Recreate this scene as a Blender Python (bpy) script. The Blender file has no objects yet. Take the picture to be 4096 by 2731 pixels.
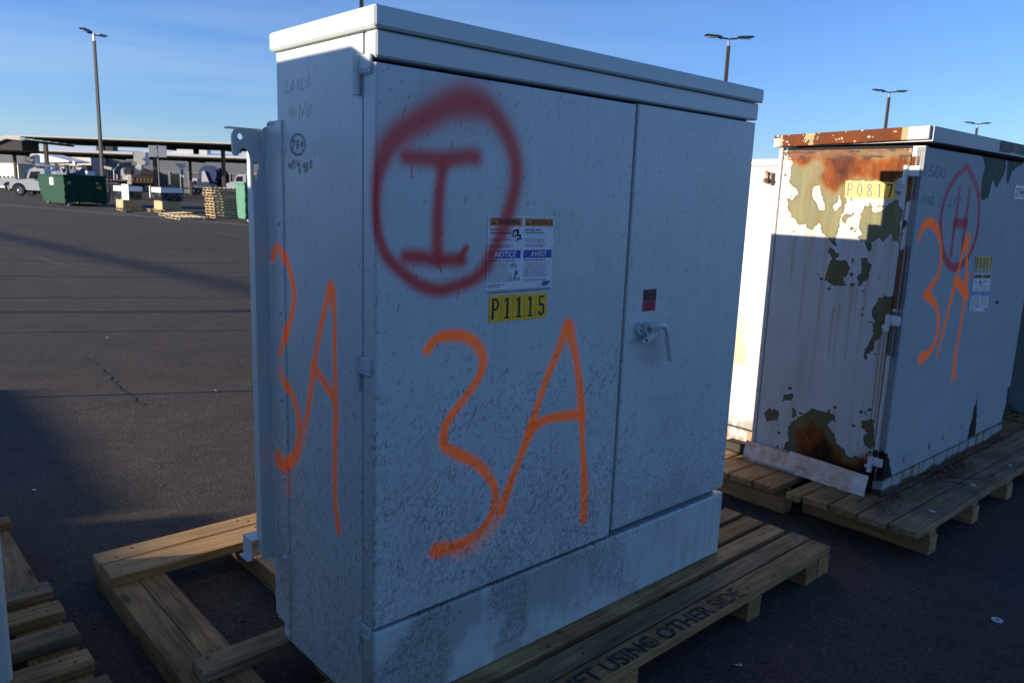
import bpy, math, random
import numpy as np
from mathutils import Vector, Matrix

# ------------------------------------------------------------------ scene, camera, light
scene = bpy.context.scene
COL = scene.collection
R = math.radians
F_PX, PW, PH = 3103.775, 4096.0, 2731.0
CAM_H = 1.63616
PITCH, ROLL = R(-10.7324), R(2.11806)
_fw = Vector((0, math.cos(PITCH), math.sin(PITCH)))
_up0 = Vector((0, -math.sin(PITCH), math.cos(PITCH)))
_rt0 = Vector((1, 0, 0))
_rt = _rt0 * math.cos(ROLL) + _up0 * math.sin(ROLL)
_up = -_rt0 * math.sin(ROLL) + _up0 * math.cos(ROLL)
CAMPOS = Vector((0, 0, CAM_H))
cam = bpy.data.cameras.new('camera')
cam_o = bpy.data.objects.new('camera', cam)
COL.objects.link(cam_o)
m = Matrix.Identity(4)
for i in range(3):
    m[i][0], m[i][1], m[i][2], m[i][3] = _rt[i], _up[i], -_fw[i], CAMPOS[i]
cam_o.matrix_world = m
cam.sensor_width = 36.0
cam.lens = F_PX / PW * 36.0
cam.clip_start, cam.clip_end = 0.05, 3000
cam.dof.use_dof = True
cam.dof.focus_distance = 2.9
cam.dof.aperture_fstop = 8.0
scene.camera = cam_o

SUN_AZ, SUN_EL = 195.5, 11.5          # direction towards the sun, from +X
world = bpy.data.worlds.new("World")
scene.world = world
world.use_nodes = True
nt = world.node_tree
bg = nt.nodes['Background']
sky = nt.nodes.new('ShaderNodeTexSky')
sky.sky_type = 'NISHITA'
sky.sun_disc = False
sky.sun_elevation = R(SUN_EL)
sky.sun_rotation = R(90 - SUN_AZ)
sky.air_density, sky.dust_density, sky.ozone_density = 1.0, 0.12, 3.4
tc = nt.nodes.new('ShaderNodeTexCoord')
mp = nt.nodes.new('ShaderNodeMapping')
mp.inputs['Rotation'].default_value = (0, R(-3), R(20))
mp.inputs['Scale'].default_value = (1.3, 1.3, 16.0)
nz = nt.nodes.new('ShaderNodeTexNoise')
nz.inputs['Scale'].default_value = 1.5
nz.inputs['Detail'].default_value = 5
nz.inputs['Roughness'].default_value = 0.5
rp = nt.nodes.new('ShaderNodeMapRange')
rp.inputs[1].default_value, rp.inputs[2].default_value = 0.40, 0.74
rp.inputs[3].default_value, rp.inputs[4].default_value = 0.0, 0.52
sx = nt.nodes.new('ShaderNodeSeparateXYZ')
# cirrus: thickest low in the sky, thinning out to the east (right)
r2 = nt.nodes.new('ShaderNodeMapRange')
r2.inputs[1].default_value, r2.inputs[2].default_value = 0.34, 0.10
r3 = nt.nodes.new('ShaderNodeMapRange')
r3.inputs[1].default_value, r3.inputs[2].default_value = 0.30, -0.30
r3.inputs[3].default_value, r3.inputs[4].default_value = 0.12, 1.0
mu = nt.nodes.new('ShaderNodeMath'); mu.operation = 'MULTIPLY'
mu2 = nt.nodes.new('ShaderNodeMath'); mu2.operation = 'MULTIPLY'
mx = nt.nodes.new('ShaderNodeMixRGB')
mx.inputs[2].default_value = (2.1, 2.9, 3.7, 1)
L = nt.links.new
L(tc.outputs['Generated'], mp.inputs[0]); L(mp.outputs[0], nz.inputs['Vector'])
L(nz.outputs[0], rp.inputs[0]); L(tc.outputs['Generated'], sx.inputs[0])
L(sx.outputs[2], r2.inputs[0]); L(sx.outputs[0], r3.inputs[0])
L(rp.outputs[0], mu.inputs[0]); L(r2.outputs[0], mu.inputs[1])
L(mu.outputs[0], mu2.inputs[0]); L(r3.outputs[0], mu2.inputs[1])
tint = nt.nodes.new('ShaderNodeMixRGB'); tint.blend_type = 'MULTIPLY'; tint.inputs[0].default_value = 1
tint.inputs[2].default_value = (0.52, 0.63, 0.92, 1)      # daylight white balance of the camera
L(sky.outputs[0], tint.inputs[1])
L(mu2.outputs[0], mx.inputs[0]); L(tint.outputs[0], mx.inputs[1])
L(mx.outputs[0], bg.inputs[0])
bg.inputs[1].default_value = 0.12

sun = bpy.data.lights.new('sun', 'SUN')
sun.energy = 5.0
sun.angle = R(0.5)
sun.color = (1.0, 0.88, 0.72)
sun_o = bpy.data.objects.new('sun', sun)
COL.objects.link(sun_o)
_sd = Vector((math.cos(R(SUN_AZ)) * math.cos(R(SUN_EL)), math.sin(R(SUN_AZ)) * math.cos(R(SUN_EL)), math.sin(R(SUN_EL))))
sun_o.rotation_euler = _sd.to_track_quat('Z', 'Y').to_euler()
sun_o.location = _sd * 60

vs = scene.view_settings
vs.view_transform = 'Standard'
vs.look = 'None'
vs.exposure = 1.0
vs.gamma = 1.0
vs.use_curve_mapping = False
scene.render.engine = 'CYCLES'
scene.cycles.max_bounces = 6

# ------------------------------------------------------------------ helpers
random.seed(4)
rng = np.random.default_rng(11)


def ray(px, py):
    return _fw + _rt * ((px - PW / 2) / F_PX) - _up * ((py - PH / 2) / F_PX)


def ground(px, py, z=0.0):
    d = ray(px, py)
    return CAMPOS + d * ((z - CAM_H) / d.z)


def at(px, py, Y):
    d = ray(px, py)
    return CAMPOS + d * (Y / d.y)


def new_mat(name):
    mt = bpy.data.materials.new(name)
    mt.use_nodes = True
    return mt, mt.node_tree, mt.node_tree.nodes['Principled BSDF']


def mat(name, color, rough=0.6, metal=0.0, var=0.12, scale=6.0, bump=0.0, bscale=60.0, spec=0.5):
    mt, n, b = new_mat(name)
    b.inputs['Roughness'].default_value = rough
    b.inputs['Metallic'].default_value = metal
    b.inputs['Specular IOR Level'].default_value = spec
    t = n.nodes.new('ShaderNodeTexCoord')
    ns = n.nodes.new('ShaderNodeTexNoise')
    ns.inputs['Scale'].default_value = scale
    ns.inputs['Detail'].default_value = 6
    rr = n.nodes.new('ShaderNodeMapRange')
    rr.inputs[3].default_value, rr.inputs[4].default_value = 1 - var * 1.6, 1 + var * 1.6
    oi = n.nodes.new('ShaderNodeObjectInfo')
    ad = n.nodes.new('ShaderNodeVectorMath')
    n.links.new(t.outputs['Object'], ad.inputs[0]); n.links.new(oi.outputs['Random'], ad.inputs[1])
    mm = n.nodes.new('ShaderNodeMixRGB'); mm.blend_type = 'MULTIPLY'; mm.inputs[0].default_value = 1
    mm.inputs[1].default_value = (*color, 1)
    n.links.new(ad.outputs[0], ns.inputs['Vector'])
    n.links.new(ns.outputs[0], rr.inputs[0])
    n.links.new(rr.outputs[0], mm.inputs[2])
    n.links.new(mm.outputs[0], b.inputs['Base Color'])
    if bump:
        n2 = n.nodes.new('ShaderNodeTexNoise'); n2.inputs['Scale'].default_value = bscale
        n2.inputs['Detail'].default_value = 4
        bp = n.nodes.new('ShaderNodeBump'); bp.inputs['Strength'].default_value = bump
        bp.inputs['Distance'].default_value = 0.004
        n.links.new(t.outputs['Object'], n2.inputs['Vector'])
        n.links.new(n2.outputs[0], bp.inputs['Height']); n.links.new(bp.outputs[0], b.inputs['Normal'])
    return mt


def paint_mat(name, rough=0.5, bump=0.06, bscale=14.0, metal=0.0, spec=0.5):
    """Painted sheet metal: colour from the attribute 'Paint' with fine mottling."""
    mt, n, b = new_mat(name)
    at_ = n.nodes.new('ShaderNodeAttribute'); at_.attribute_name = 'Paint'
    t = n.nodes.new('ShaderNodeTexCoord')
    ns = n.nodes.new('ShaderNodeTexNoise'); ns.inputs['Scale'].default_value = 5; ns.inputs['Detail'].default_value = 8
    rr = n.nodes.new('ShaderNodeMapRange'); rr.inputs[3].default_value, rr.inputs[4].default_value = 0.9, 1.1
    mm = n.nodes.new('ShaderNodeMixRGB'); mm.blend_type = 'MULTIPLY'; mm.inputs[0].default_value = 1
    n.links.new(t.outputs['Object'], ns.inputs['Vector']); n.links.new(ns.outputs[0], rr.inputs[0])
    n.links.new(at_.outputs['Color'], mm.inputs[1]); n.links.new(rr.outputs[0], mm.inputs[2])
    n.links.new(mm.outputs[0], b.inputs['Base Color'])
    b.inputs['Roughness'].default_value = rough
    b.inputs['Metallic'].default_value = metal
    b.inputs['Specular IOR Level'].default_value = spec
    n2 = n.nodes.new('ShaderNodeTexNoise'); n2.inputs['Scale'].default_value = bscale
    bp = n.nodes.new('ShaderNodeBump'); bp.inputs['Strength'].default_value = bump; bp.inputs['Distance'].default_value = 0.01
    n.links.new(t.outputs['Object'], n2.inputs['Vector']); n.links.new(n2.outputs[0], bp.inputs['Height'])
    n.links.new(bp.outputs[0], b.inputs['Normal'])
    return mt


def wood_mat(name, c1, c2, stain=0.35):
    """Sawn softwood: grain runs along the local X axis of each board."""
    mt, n, b = new_mat(name)
    t = n.nodes.new('ShaderNodeTexCoord'); oi = n.nodes.new('ShaderNodeObjectInfo')
    mlt = n.nodes.new('ShaderNodeMath'); mlt.operation = 'MULTIPLY'; mlt.inputs[1].default_value = 37
    n.links.new(oi.outputs['Random'], mlt.inputs[0])
    ad = n.nodes.new('ShaderNodeVectorMath')
    n.links.new(t.outputs['Object'], ad.inputs[0]); n.links.new(mlt.outputs[0], ad.inputs[1])
    mp_ = n.nodes.new('ShaderNodeMapping'); mp_.inputs['Scale'].default_value = (1.6, 34, 34)
    n.links.new(ad.outputs[0], mp_.inputs[0])
    ns = n.nodes.new('ShaderNodeTexNoise'); ns.inputs['Scale'].default_value = 2.2; ns.inputs['Detail'].default_value = 9
    ns.inputs['Roughness'].default_value = 0.65; ns.inputs['Distortion'].default_value = 0.6
    n.links.new(mp_.outputs[0], ns.inputs['Vector'])
    cr = n.nodes.new('ShaderNodeValToRGB')
    cr.color_ramp.elements[0].position = 0.34; cr.color_ramp.elements[0].color = (*c1, 1)
    cr.color_ramp.elements[1].position = 0.66; cr.color_ramp.elements[1].color = (*c2, 1)
    n.links.new(ns.outputs[0], cr.inputs[0])
    n2 = n.nodes.new('ShaderNodeTexNoise'); n2.inputs['Scale'].default_value = 4.5; n2.inputs['Detail'].default_value = 7
    mk = n.nodes.new('ShaderNodeMapping'); mk.inputs['Scale'].default_value = (2.6, 7.5, 7.5)
    kn = n.nodes.new('ShaderNodeTexVoronoi'); kn.inputs['Scale'].default_value = 1.0
    kr = n.nodes.new('ShaderNodeMapRange'); kr.inputs[1].default_value, kr.inputs[2].default_value = 0.05, 0.17
    kr.inputs[3].default_value, kr.inputs[4].default_value = 0.35, 1.0
    n.links.new(ad.outputs[0], mk.inputs[0]); n.links.new(mk.outputs[0], kn.inputs['Vector']); n.links.new(kn.outputs['Distance'], kr.inputs[0])
    n.links.new(ad.outputs[0], n2.inputs['Vector'])
    r_ = n.nodes.new('ShaderNodeMapRange'); r_.inputs[1].default_value, r_.inputs[2].default_value = 0.35, 0.7
    r_.inputs[3].default_value, r_.inputs[4].default_value = 1.12, 1.12 - stain
    n.links.new(n2.outputs[0], r_.inputs[0])
    mm = n.nodes.new('ShaderNodeMixRGB'); mm.blend_type = 'MULTIPLY'; mm.inputs[0].default_value = 1
    n.links.new(cr.outputs[0], mm.inputs[1]); n.links.new(r_.outputs[0], mm.inputs[2])
    rv = n.nodes.new('ShaderNodeMapRange'); rv.inputs[3].default_value, rv.inputs[4].default_value = 0.78, 1.15
    n.links.new(oi.outputs['Random'], rv.inputs[0])
    m3 = n.nodes.new('ShaderNodeMath'); m3.operation = 'MULTIPLY'
    n.links.new(rv.outputs[0], m3.inputs[0]); n.links.new(kr.outputs[0], m3.inputs[1])
    m2 = n.nodes.new('ShaderNodeMixRGB'); m2.blend_type = 'MULTIPLY'; m2.inputs[0].default_value = 1
    n.links.new(mm.outputs[0], m2.inputs[1]); n.links.new(m3.outputs[0], m2.inputs[2])
    n.links.new(m2.outputs[0], b.inputs['Base Color'])
    b.inputs['Roughness'].default_value = 0.8
    b.inputs['Specular IOR Level'].default_value = 0.25
    bp = n.nodes.new('ShaderNodeBump'); bp.inputs['Strength'].default_value = 0.35; bp.inputs['Distance'].default_value = 0.003
    n.links.new(ns.outputs[0], bp.inputs['Height']); n.links.new(bp.outputs[0], b.inputs['Normal'])
    return mt


class MB:
    """Collects shapes and links them as one mesh object."""

    def __init__(self):
        self.v, self.f, self.m = [], [], []

    def add(self, verts, faces, mi=0):
        o = len(self.v)
        self.v += [tuple(p) for p in verts]
        self.f += [tuple(i + o for i in f) for f in faces]
        self.m += [mi] * len(faces)
        return self

    def box(self, a, b, bev=0.0, mi=0):
        x0, y0, z0 = [min(p, q) for p, q in zip(a, b)]
        x1, y1, z1 = [max(p, q) for p, q in zip(a, b)]
        if bev <= 0:
            v = [(x, y, z) for z in (z0, z1) for y in (y0, y1) for x in (x0, x1)]
            f = [(0, 2, 3, 1), (4, 5, 7, 6), (0, 1, 5, 4), (2, 6, 7, 3), (0, 4, 6, 2), (1, 3, 7, 5)]
            return self.add(v, f, mi)
        c = ((x0, x1), (y0, y1), (z0, z1))
        v, idx = [], {}
        for i in (0, 1):
            for j in (0, 1):
                for k in (0, 1):
                    p = [c[0][i], c[1][j], c[2][k]]
                    s = [1 - 2 * i, 1 - 2 * j, 1 - 2 * k]
                    for ax in range(3):       # vertex lying on the face normal to ax
                        q = [p[t] + (0 if t == ax else s[t] * bev) for t in range(3)]
                        idx[(i, j, k, ax)] = len(v)
                        v.append(q)
        f = []
        for ax in range(3):
            o1, o2 = [t for t in range(3) if t != ax]
            for s in (0, 1):
                q = []
                for a1, a2 in ((0, 0), (1, 0), (1, 1), (0, 1)):
                    key = [0, 0, 0]; key[ax] = s; key[o1] = a1; key[o2] = a2
                    q.append(idx[(*key, ax)])
                f.append(tuple(q) if (s == 1) == (ax != 1) else tuple(q[::-1]))
            for a1 in (0, 1):
                for a2 in (0, 1):
                    k0 = [0, 0, 0]; k0[o1] = a1; k0[o2] = a2
                    k1 = list(k0); k0[ax] = 0; k1[ax] = 1
                    f.append((idx[(*k0, o1)], idx[(*k1, o1)], idx[(*k1, o2)], idx[(*k0, o2)]))
        for i in (0, 1):
            for j in (0, 1):
                for k in (0, 1):
                    f.append(tuple(idx[(i, j, k, ax)] for ax in range(3)))
        return self.add(v, f, mi)

    def tube(self, path, r, n=8, mi=0, caps=True):
        path = [Vector(p) for p in path]
        rs = r if isinstance(r, (list, tuple)) else [r] * len(path)
        v, f = [], []
        for i, p in enumerate(path):
            d = (path[min(i + 1, len(path) - 1)] - path[max(i - 1, 0)]).normalized()
            ref = Vector((0, 0, 1)) if abs(d.z) < 0.9 else Vector((1, 0, 0))
            a = d.cross(ref).normalized(); b = d.cross(a)
            for k in range(n):
                t = 2 * math.pi * k / n
                v.append(p + (a * math.cos(t) + b * math.sin(t)) * rs[i])
        for i in range(len(path) - 1):
            for k in range(n):
                k2 = (k + 1) % n
                f.append((i * n + k, i * n + k2, (i + 1) * n + k2, (i + 1) * n + k))
        if caps:
            f.append(tuple(range(n - 1, -1, -1)))
            f.append(tuple((len(path) - 1) * n + k for k in range(n)))
        return self.add(v, f, mi)

    def prism(self, poly, axis, lo, hi, mi=0):
        """poly in the two axes other than `axis` (in order), extruded lo..hi."""
        n = len(poly)
        def P(p, w):
            q = list(p); q.insert(axis, w); return q
        v = [P(p, lo) for p in poly] + [P(p, hi) for p in poly]
        f = [tuple(range(n - 1, -1, -1)), tuple(range(n, 2 * n))]
        f += [(i, (i + 1) % n, n + (i + 1) % n, n + i) for i in range(n)]
        return self.add(v, f, mi)

    def dome(self, c, nrm, r, h, n=8, mi=0):
        c, nrm = Vector(c), Vector(nrm).normalized()
        ref = Vector((0, 0, 1)) if abs(nrm.z) < 0.9 else Vector((1, 0, 0))
        a = nrm.cross(ref).normalized(); b = nrm.cross(a)
        v, f = [], []
        for rr, hh in ((1, 0), (0.8, 0.6), (0.4, 0.92)):
            for k in range(n):
                t = 2 * math.pi * k / n
                v.append(c + (a * math.cos(t) + b * math.sin(t)) * r * rr + nrm * h * hh)
        v.append(c + nrm * h)
        for i in range(2):
            for k in range(n):
                k2 = (k + 1) % n
                f.append((i * n + k, i * n + k2, (i + 1) * n + k2, (i + 1) * n + k))
        f += [(2 * n + k, 2 * n + (k + 1) % n, 3 * n) for k in range(n)]
        return self.add(v, f, mi)

    def mesh(self, name, mats):
        me = bpy.data.meshes.new(name)
        me.from_pydata(self.v, [], self.f)
        for mt in (mats if isinstance(mats, (list, tuple)) else [mats]):
            me.materials.append(mt)
        if any(self.m):
            me.polygons.foreach_set('material_index', self.m)
        me.update()
        return me

    def build(self, name, mats, parent=None, loc=(0, 0, 0), rz=0.0):
        return link(name, self.mesh(name, mats), parent, loc, rz)


def link(name, me, parent=None, loc=(0, 0, 0), rz=0.0):
    o = bpy.data.objects.new(name, me)
    COL.objects.link(o)
    o.parent = parent
    o.location = loc
    o.rotation_euler = (0, 0, rz)
    return o


def thing(name, label, cat, loc=(0, 0, 0), rz=0.0, group=None):
    o = bpy.data.objects.new(name, None)
    o.empty_display_size = 0.1
    COL.objects.link(o)
    o.location = loc
    o.rotation_euler = (0, 0, rz)
    return tag(o, label, cat, group)


def tag(o, label=None, cat=None, group=None, kind=None):
    if label: o['label'] = label
    if cat: o['category'] = cat
    if group: o['group'] = group
    if kind: o['kind'] = kind
    return o


def copy_tree(o, parent=None):
    c = o.copy()
    COL.objects.link(c)
    if parent is not None:
        c.parent = parent
    for ch in list(o.children):
        copy_tree(ch, c)
    return c


def text_mesh(s, height, width=None, bold=0.0, shear=0.0, align='LEFT'):
    """Flat lettering in the XY plane, cap height `height`, optionally squeezed to `width`."""
    cu = bpy.data.curves.new('lettering', 'FONT')
    cu.body = s
    cu.size = 1.0
    cu.offset = bold
    cu.shear = shear
    cu.resolution_u = 3
    ob = bpy.data.objects.new('lettering', cu)
    me = bpy.data.meshes.new_from_object(ob)
    bpy.data.objects.remove(ob)
    n = len(me.vertices)
    if n == 0:
        return me
    co = np.empty(n * 3, dtype=np.float32)
    me.vertices.foreach_get('co', co)
    co = co.reshape(-1, 3)
    w = co[:, 0].max() - co[:, 0].min()
    sy = height / 0.70
    sx_ = sy if width is None else width / max(w, 1e-6)
    co[:, 0] = (co[:, 0] - co[:, 0].min()) * sx_
    co[:, 1] = co[:, 1] * sy
    if align == 'CENTER':
        co[:, 0] -= co[:, 0].max() / 2
    co[:, 2] = 0
    me.vertices.foreach_set('co', co.ravel())
    me.update()
    return me


def map_mesh(me, fn):
    n = len(me.vertices)
    co = np.empty(n * 3, dtype=np.float32)
    me.vertices.foreach_get('co', co)
    co = co.reshape(-1, 3)
    co = np.array(fn(co[:, 0], co[:, 1]), dtype=np.float32).T
    me.vertices.foreach_set('co', np.ascontiguousarray(co).ravel())
    me.update()
    return me


def join_meshes(name, meshes, mats):
    """Joins (mesh, material index) pairs into one mesh."""
    b = MB()
    for me, mi in meshes:
        b.add([v.co[:] for v in me.vertices], [tuple(p.vertices) for p in me.polygons], mi)
        bpy.data.meshes.remove(me)
    return b.mesh(name, mats)


# --- numpy painting on dense panels
_T = rng.random((256, 256)).astype(np.float32)


def vn(x, y, s, seed=0):
    x = x * s + seed * 17.3; y = y * s + seed * 9.1
    xi = np.floor(x).astype(int); yi = np.floor(y).astype(int)
    fx = x - xi; fy = y - yi
    fx = fx * fx * (3 - 2 * fx); fy = fy * fy * (3 - 2 * fy)
    a = _T[xi % 256, yi % 256]; b = _T[(xi + 1) % 256, yi % 256]
    c = _T[xi % 256, (yi + 1) % 256]; d = _T[(xi + 1) % 256, (yi + 1) % 256]
    return (a * (1 - fx) + b * fx) * (1 - fy) + (c * (1 - fx) + d * fx) * fy


def fbm(x, y, s, seed=0, o=4):
    t = 0; a = 0.5
    for i in range(o):
        t = t + a * vn(x, y, s * 2 ** i, seed + i); a *= 0.5
    return t / (1 - 0.5 ** o)


def smooth(t):
    t = np.clip(t, 0, 1)
    return t * t * (3 - 2 * t)


def stroke(A, B, line, inner=0.55, outer=1.2, width=None):
    """Coverage of a sprayed line: points (a, b, half width)."""
    best = np.full(A.shape, 9.0, dtype=np.float32)
    for p, q in zip(line[:-1], line[1:]):
        w0, w1 = (width, width) if width else (p[2], q[2])
        hw = max(w0, w1) * outer + 0.002
        m_ = (A > min(p[0], q[0]) - hw) & (A < max(p[0], q[0]) + hw) & (B > min(p[1], q[1]) - hw) & (B < max(p[1], q[1]) + hw)
        if not m_.any():
            continue
        a, b = A[m_], B[m_]
        dx, dy = q[0] - p[0], q[1] - p[1]
        t = np.clip(((a - p[0]) * dx + (b - p[1]) * dy) / (dx * dx + dy * dy + 1e-12), 0, 1)
        d = np.hypot(a - p[0] - t * dx, b - p[1] - t * dy) / (w0 + (w1 - w0) * t)
        best[m_] = np.minimum(best[m_], d)
    return smooth((outer - best) / (outer - inner))


def smooth_line(line, n=5):
    """Catmull-Rom resampling so traced strokes read as drawn curves."""
    P = np.array(line, dtype=float)
    if len(P) < 3:
        return [tuple(p) for p in P]
    E = np.vstack([2 * P[0] - P[1], P, 2 * P[-1] - P[-2]])
    out = []
    for i in range(1, len(E) - 2):
        for t in np.linspace(0, 1, n, endpoint=False):
            p0, p1, p2, p3 = E[i - 1], E[i], E[i + 1], E[i + 2]
            out.append(0.5 * (2 * p1 + (p2 - p0) * t + (2 * p0 - 5 * p1 + 4 * p2 - p3) * t * t + (3 * p1 - p0 - 3 * p2 + p3) * t ** 3))
    out.append(P[-1])
    return [tuple(p) for p in out]


def inside(A, B, poly, jag=0.0, seed=0):
    if jag:
        n1 = fbm(A, B, 28, seed, 4) - 0.5; n2 = fbm(A, B, 28, seed + 50, 4) - 0.5
        A = A + n1 * jag; B = B + n2 * jag
    r = np.zeros(A.shape, dtype=bool)
    n = len(poly)
    for i in range(n):
        x0, y0 = poly[i]; x1, y1 = poly[(i + 1) % n]
        if y0 == y1:
            continue
        c = ((B < y0) != (B < y1)) & (A < (x1 - x0) * (B - y0) / (y1 - y0) + x0)
        r ^= c
    return r


def mix(Cc, a, col):
    a = np.asarray(a, dtype=np.float32)[..., None]
    return Cc * (1 - a) + np.array(col, dtype=np.float32) * a


def blur(M, r):
    """Box blur applied twice, on a regular grid."""
    M = np.asarray(M, dtype=np.float32)
    for ax in (0, 1, 0, 1):
        P = np.concatenate([np.repeat(M.take([0], ax), r + 1, ax), M, np.repeat(M.take([-1], ax), r, ax)], ax)
        S_ = np.cumsum(P, ax, dtype=np.float64)
        n_ = M.shape[ax]
        M = ((S_.take(range(2 * r + 1, 2 * r + 1 + n_), ax) - S_.take(range(0, n_), ax)) / (2 * r + 1)).astype(np.float32)
    return M


def runs_down(M, A, keep=0.985, seed=0):
    """Streaks washed down from a mask; rows go upwards."""
    out = np.array(M, dtype=np.float32)
    k = keep - 0.05 * vn(A[0] * 3, 0 * A[0], 40, seed) ** 2
    for j in range(out.shape[0] - 2, -1, -1):
        out[j] = np.maximum(out[j], out[j + 1] * k)
    return out


def specks(A, B, n, dens, seed=0, lmin=0.004, lmax=0.016, wmin=0.0011, wmax=0.0024, ang=62, spread=28):
    """Splashes of dried mud on a regular (rows, columns) grid; returns coverage."""
    g = np.random.default_rng(seed)
    M = np.zeros(A.shape, dtype=np.float32)
    a0, a1 = A.min(), A.max(); b0, b1 = B.min(), B.max()
    av, bv = A[0], B[:, 0]
    k = 0; tries = 0
    while k < n and tries < n * 12:
        tries += 1
        a = g.uniform(a0, a1); b = g.uniform(b0, b1)
        if g.random() > dens(a, b):
            continue
        k += 1
        big = g.random() ** 3
        ln = lmin + (lmax - lmin) * big
        w = wmin + (wmax - wmin) * (0.4 * g.random() + 0.6 * big)
        th = math.radians(g.normal(ang, spread))
        dx, dy = math.cos(th) * ln / 2, math.sin(th) * ln / 2
        rr = ln / 2 + w * 2
        i0, i1 = np.searchsorted(av, (a - rr, a + rr)); j0, j1 = np.searchsorted(bv, (b - rr, b + rr))
        if i1 <= i0 or j1 <= j0:
            continue
        sa, sb = A[j0:j1, i0:i1], B[j0:j1, i0:i1]
        t = np.clip(((sa - a) * dx + (sb - b) * dy) / (dx * dx + dy * dy), -1, 1)
        d = np.hypot(sa - a - t * dx, sb - b - t * dy)
        s = np.clip((w * 1.5 - d) / (w * 1.1), 0, 1) * g.uniform(0.45, 1.0)
        M[j0:j1, i0:i1] = np.maximum(M[j0:j1, i0:i1], s)
    return M


def panel(name, a0, a1, b0, b1, step, place, paint, material, parent, bev=0.004, thick=0.03, notch=None):
    """A sheet-metal panel with rolled edges: dense painted face plus returns.
    place(a, b, depth) -> x, y, z ; paint(A, B) -> linear RGB array."""
    def axis(lo, hi):
        n = max(2, int(round((hi - lo - 2 * bev) / step)) + 1)
        core = np.linspace(lo + bev, hi - bev, n)
        k = max(1, int(round((thick - bev) / max(step, 0.004))))
        dr = np.linspace(thick, bev, k + 1)
        x = np.concatenate([np.full(k + 1, lo), [lo + bev * 0.3], core, [hi - bev * 0.3], np.full(k + 1, hi)])
        d = np.concatenate([dr, [bev * 0.3], np.zeros(n), [bev * 0.3], dr[::-1]])
        u = np.concatenate([lo - (dr - bev), [lo + bev * 0.3], core, [hi - bev * 0.3], hi + (dr[::-1] - bev)])
        return x, d, u
    xa, da, ua = axis(a0, a1)
    xb, db, ub = axis(b0, b1)
    A, B = np.meshgrid(xa, xb)
    Dp = np.maximum(*np.meshgrid(da, db))
    Cc = paint(*np.meshgrid(ua, ub)).astype(np.float32)
    X, Y, Z = place(A, B, Dp)
    nr, nc = A.shape
    co = np.stack([X + 0 * A, Y + 0 * A, Z + 0 * A], -1).reshape(-1, 3).astype(np.float32)
    I = np.arange(nr * nc).reshape(nr, nc)
    q = np.stack([I[:-1, :-1], I[:-1, 1:], I[1:, 1:], I[1:, :-1]], -1).reshape(-1, 4)
    me = bpy.data.meshes.new(name)
    me.vertices.add(len(co)); me.vertices.foreach_set('co', co.ravel())
    me.loops.add(q.size); me.loops.foreach_set('vertex_index', q.ravel().astype(np.int32))
    me.polygons.add(len(q))
    me.polygons.foreach_set('loop_start', np.arange(0, q.size, 4, dtype=np.int32))
    me.update(calc_edges=True)
    at_ = me.attributes.new('Paint', 'FLOAT_COLOR', 'POINT')
    rgba = np.ones((len(co), 4), dtype=np.float32)
    rgba[:, :3] = Cc.reshape(-1, 3)
    at_.data.foreach_set('color', rgba.ravel())
    me.materials.append(material)
    me.validate()
    return link(name, me, parent)


# ------------------------------------------------------------------ materials
GREY = (0.53, 0.575, 0.56)          # pale grey transformer enamel
WHITE = (0.50, 0.49, 0.46)
M_PAINT = paint_mat('sprayed_enamel', 0.42, 0.05, 9)
M_OLD = paint_mat('weathered_enamel', 0.75, 0.25, 40, spec=0.18)
M_GREY = mat('grey_enamel', GREY, 0.42, var=0.05, scale=5, bump=0.05, bscale=12)
M_WHITE = mat('white_enamel', (0.60, 0.60, 0.57), 0.5, var=0.06)
M_WOOD = wood_mat('pallet_wood', (0.20, 0.105, 0.040), (0.50, 0.29, 0.115), 0.55)
M_WOOD2 = wood_mat('fresh_wood', (0.27, 0.145, 0.055), (0.46, 0.29, 0.13), 0.3)
M_WOODP = wood_mat('dry_pale_wood', (0.40, 0.29, 0.15), (0.58, 0.46, 0.27), 0.3)
M_WOODG = wood_mat('greyed_wood', (0.15, 0.092, 0.045), (0.38, 0.25, 0.125), 0.55)
M_NAIL = mat('nail_steel', (0.03, 0.03, 0.035), 0.5, 0.6)
M_STEEL = mat('galvanised_steel', (0.42, 0.43, 0.45), 0.4, 0.85, bump=0.1)
M_BLACK = mat('black_rubber', (0.016, 0.016, 0.018), 0.7)
M_INK = mat('black_print', (0.012, 0.012, 0.016), 0.5, var=0.02)
M_RUST = mat('rust', (0.16, 0.05, 0.02), 0.9, var=0.35, scale=30, bump=0.6)
M_DARK = mat('dark_cavity', (0.006, 0.006, 0.007), 0.9)

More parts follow.
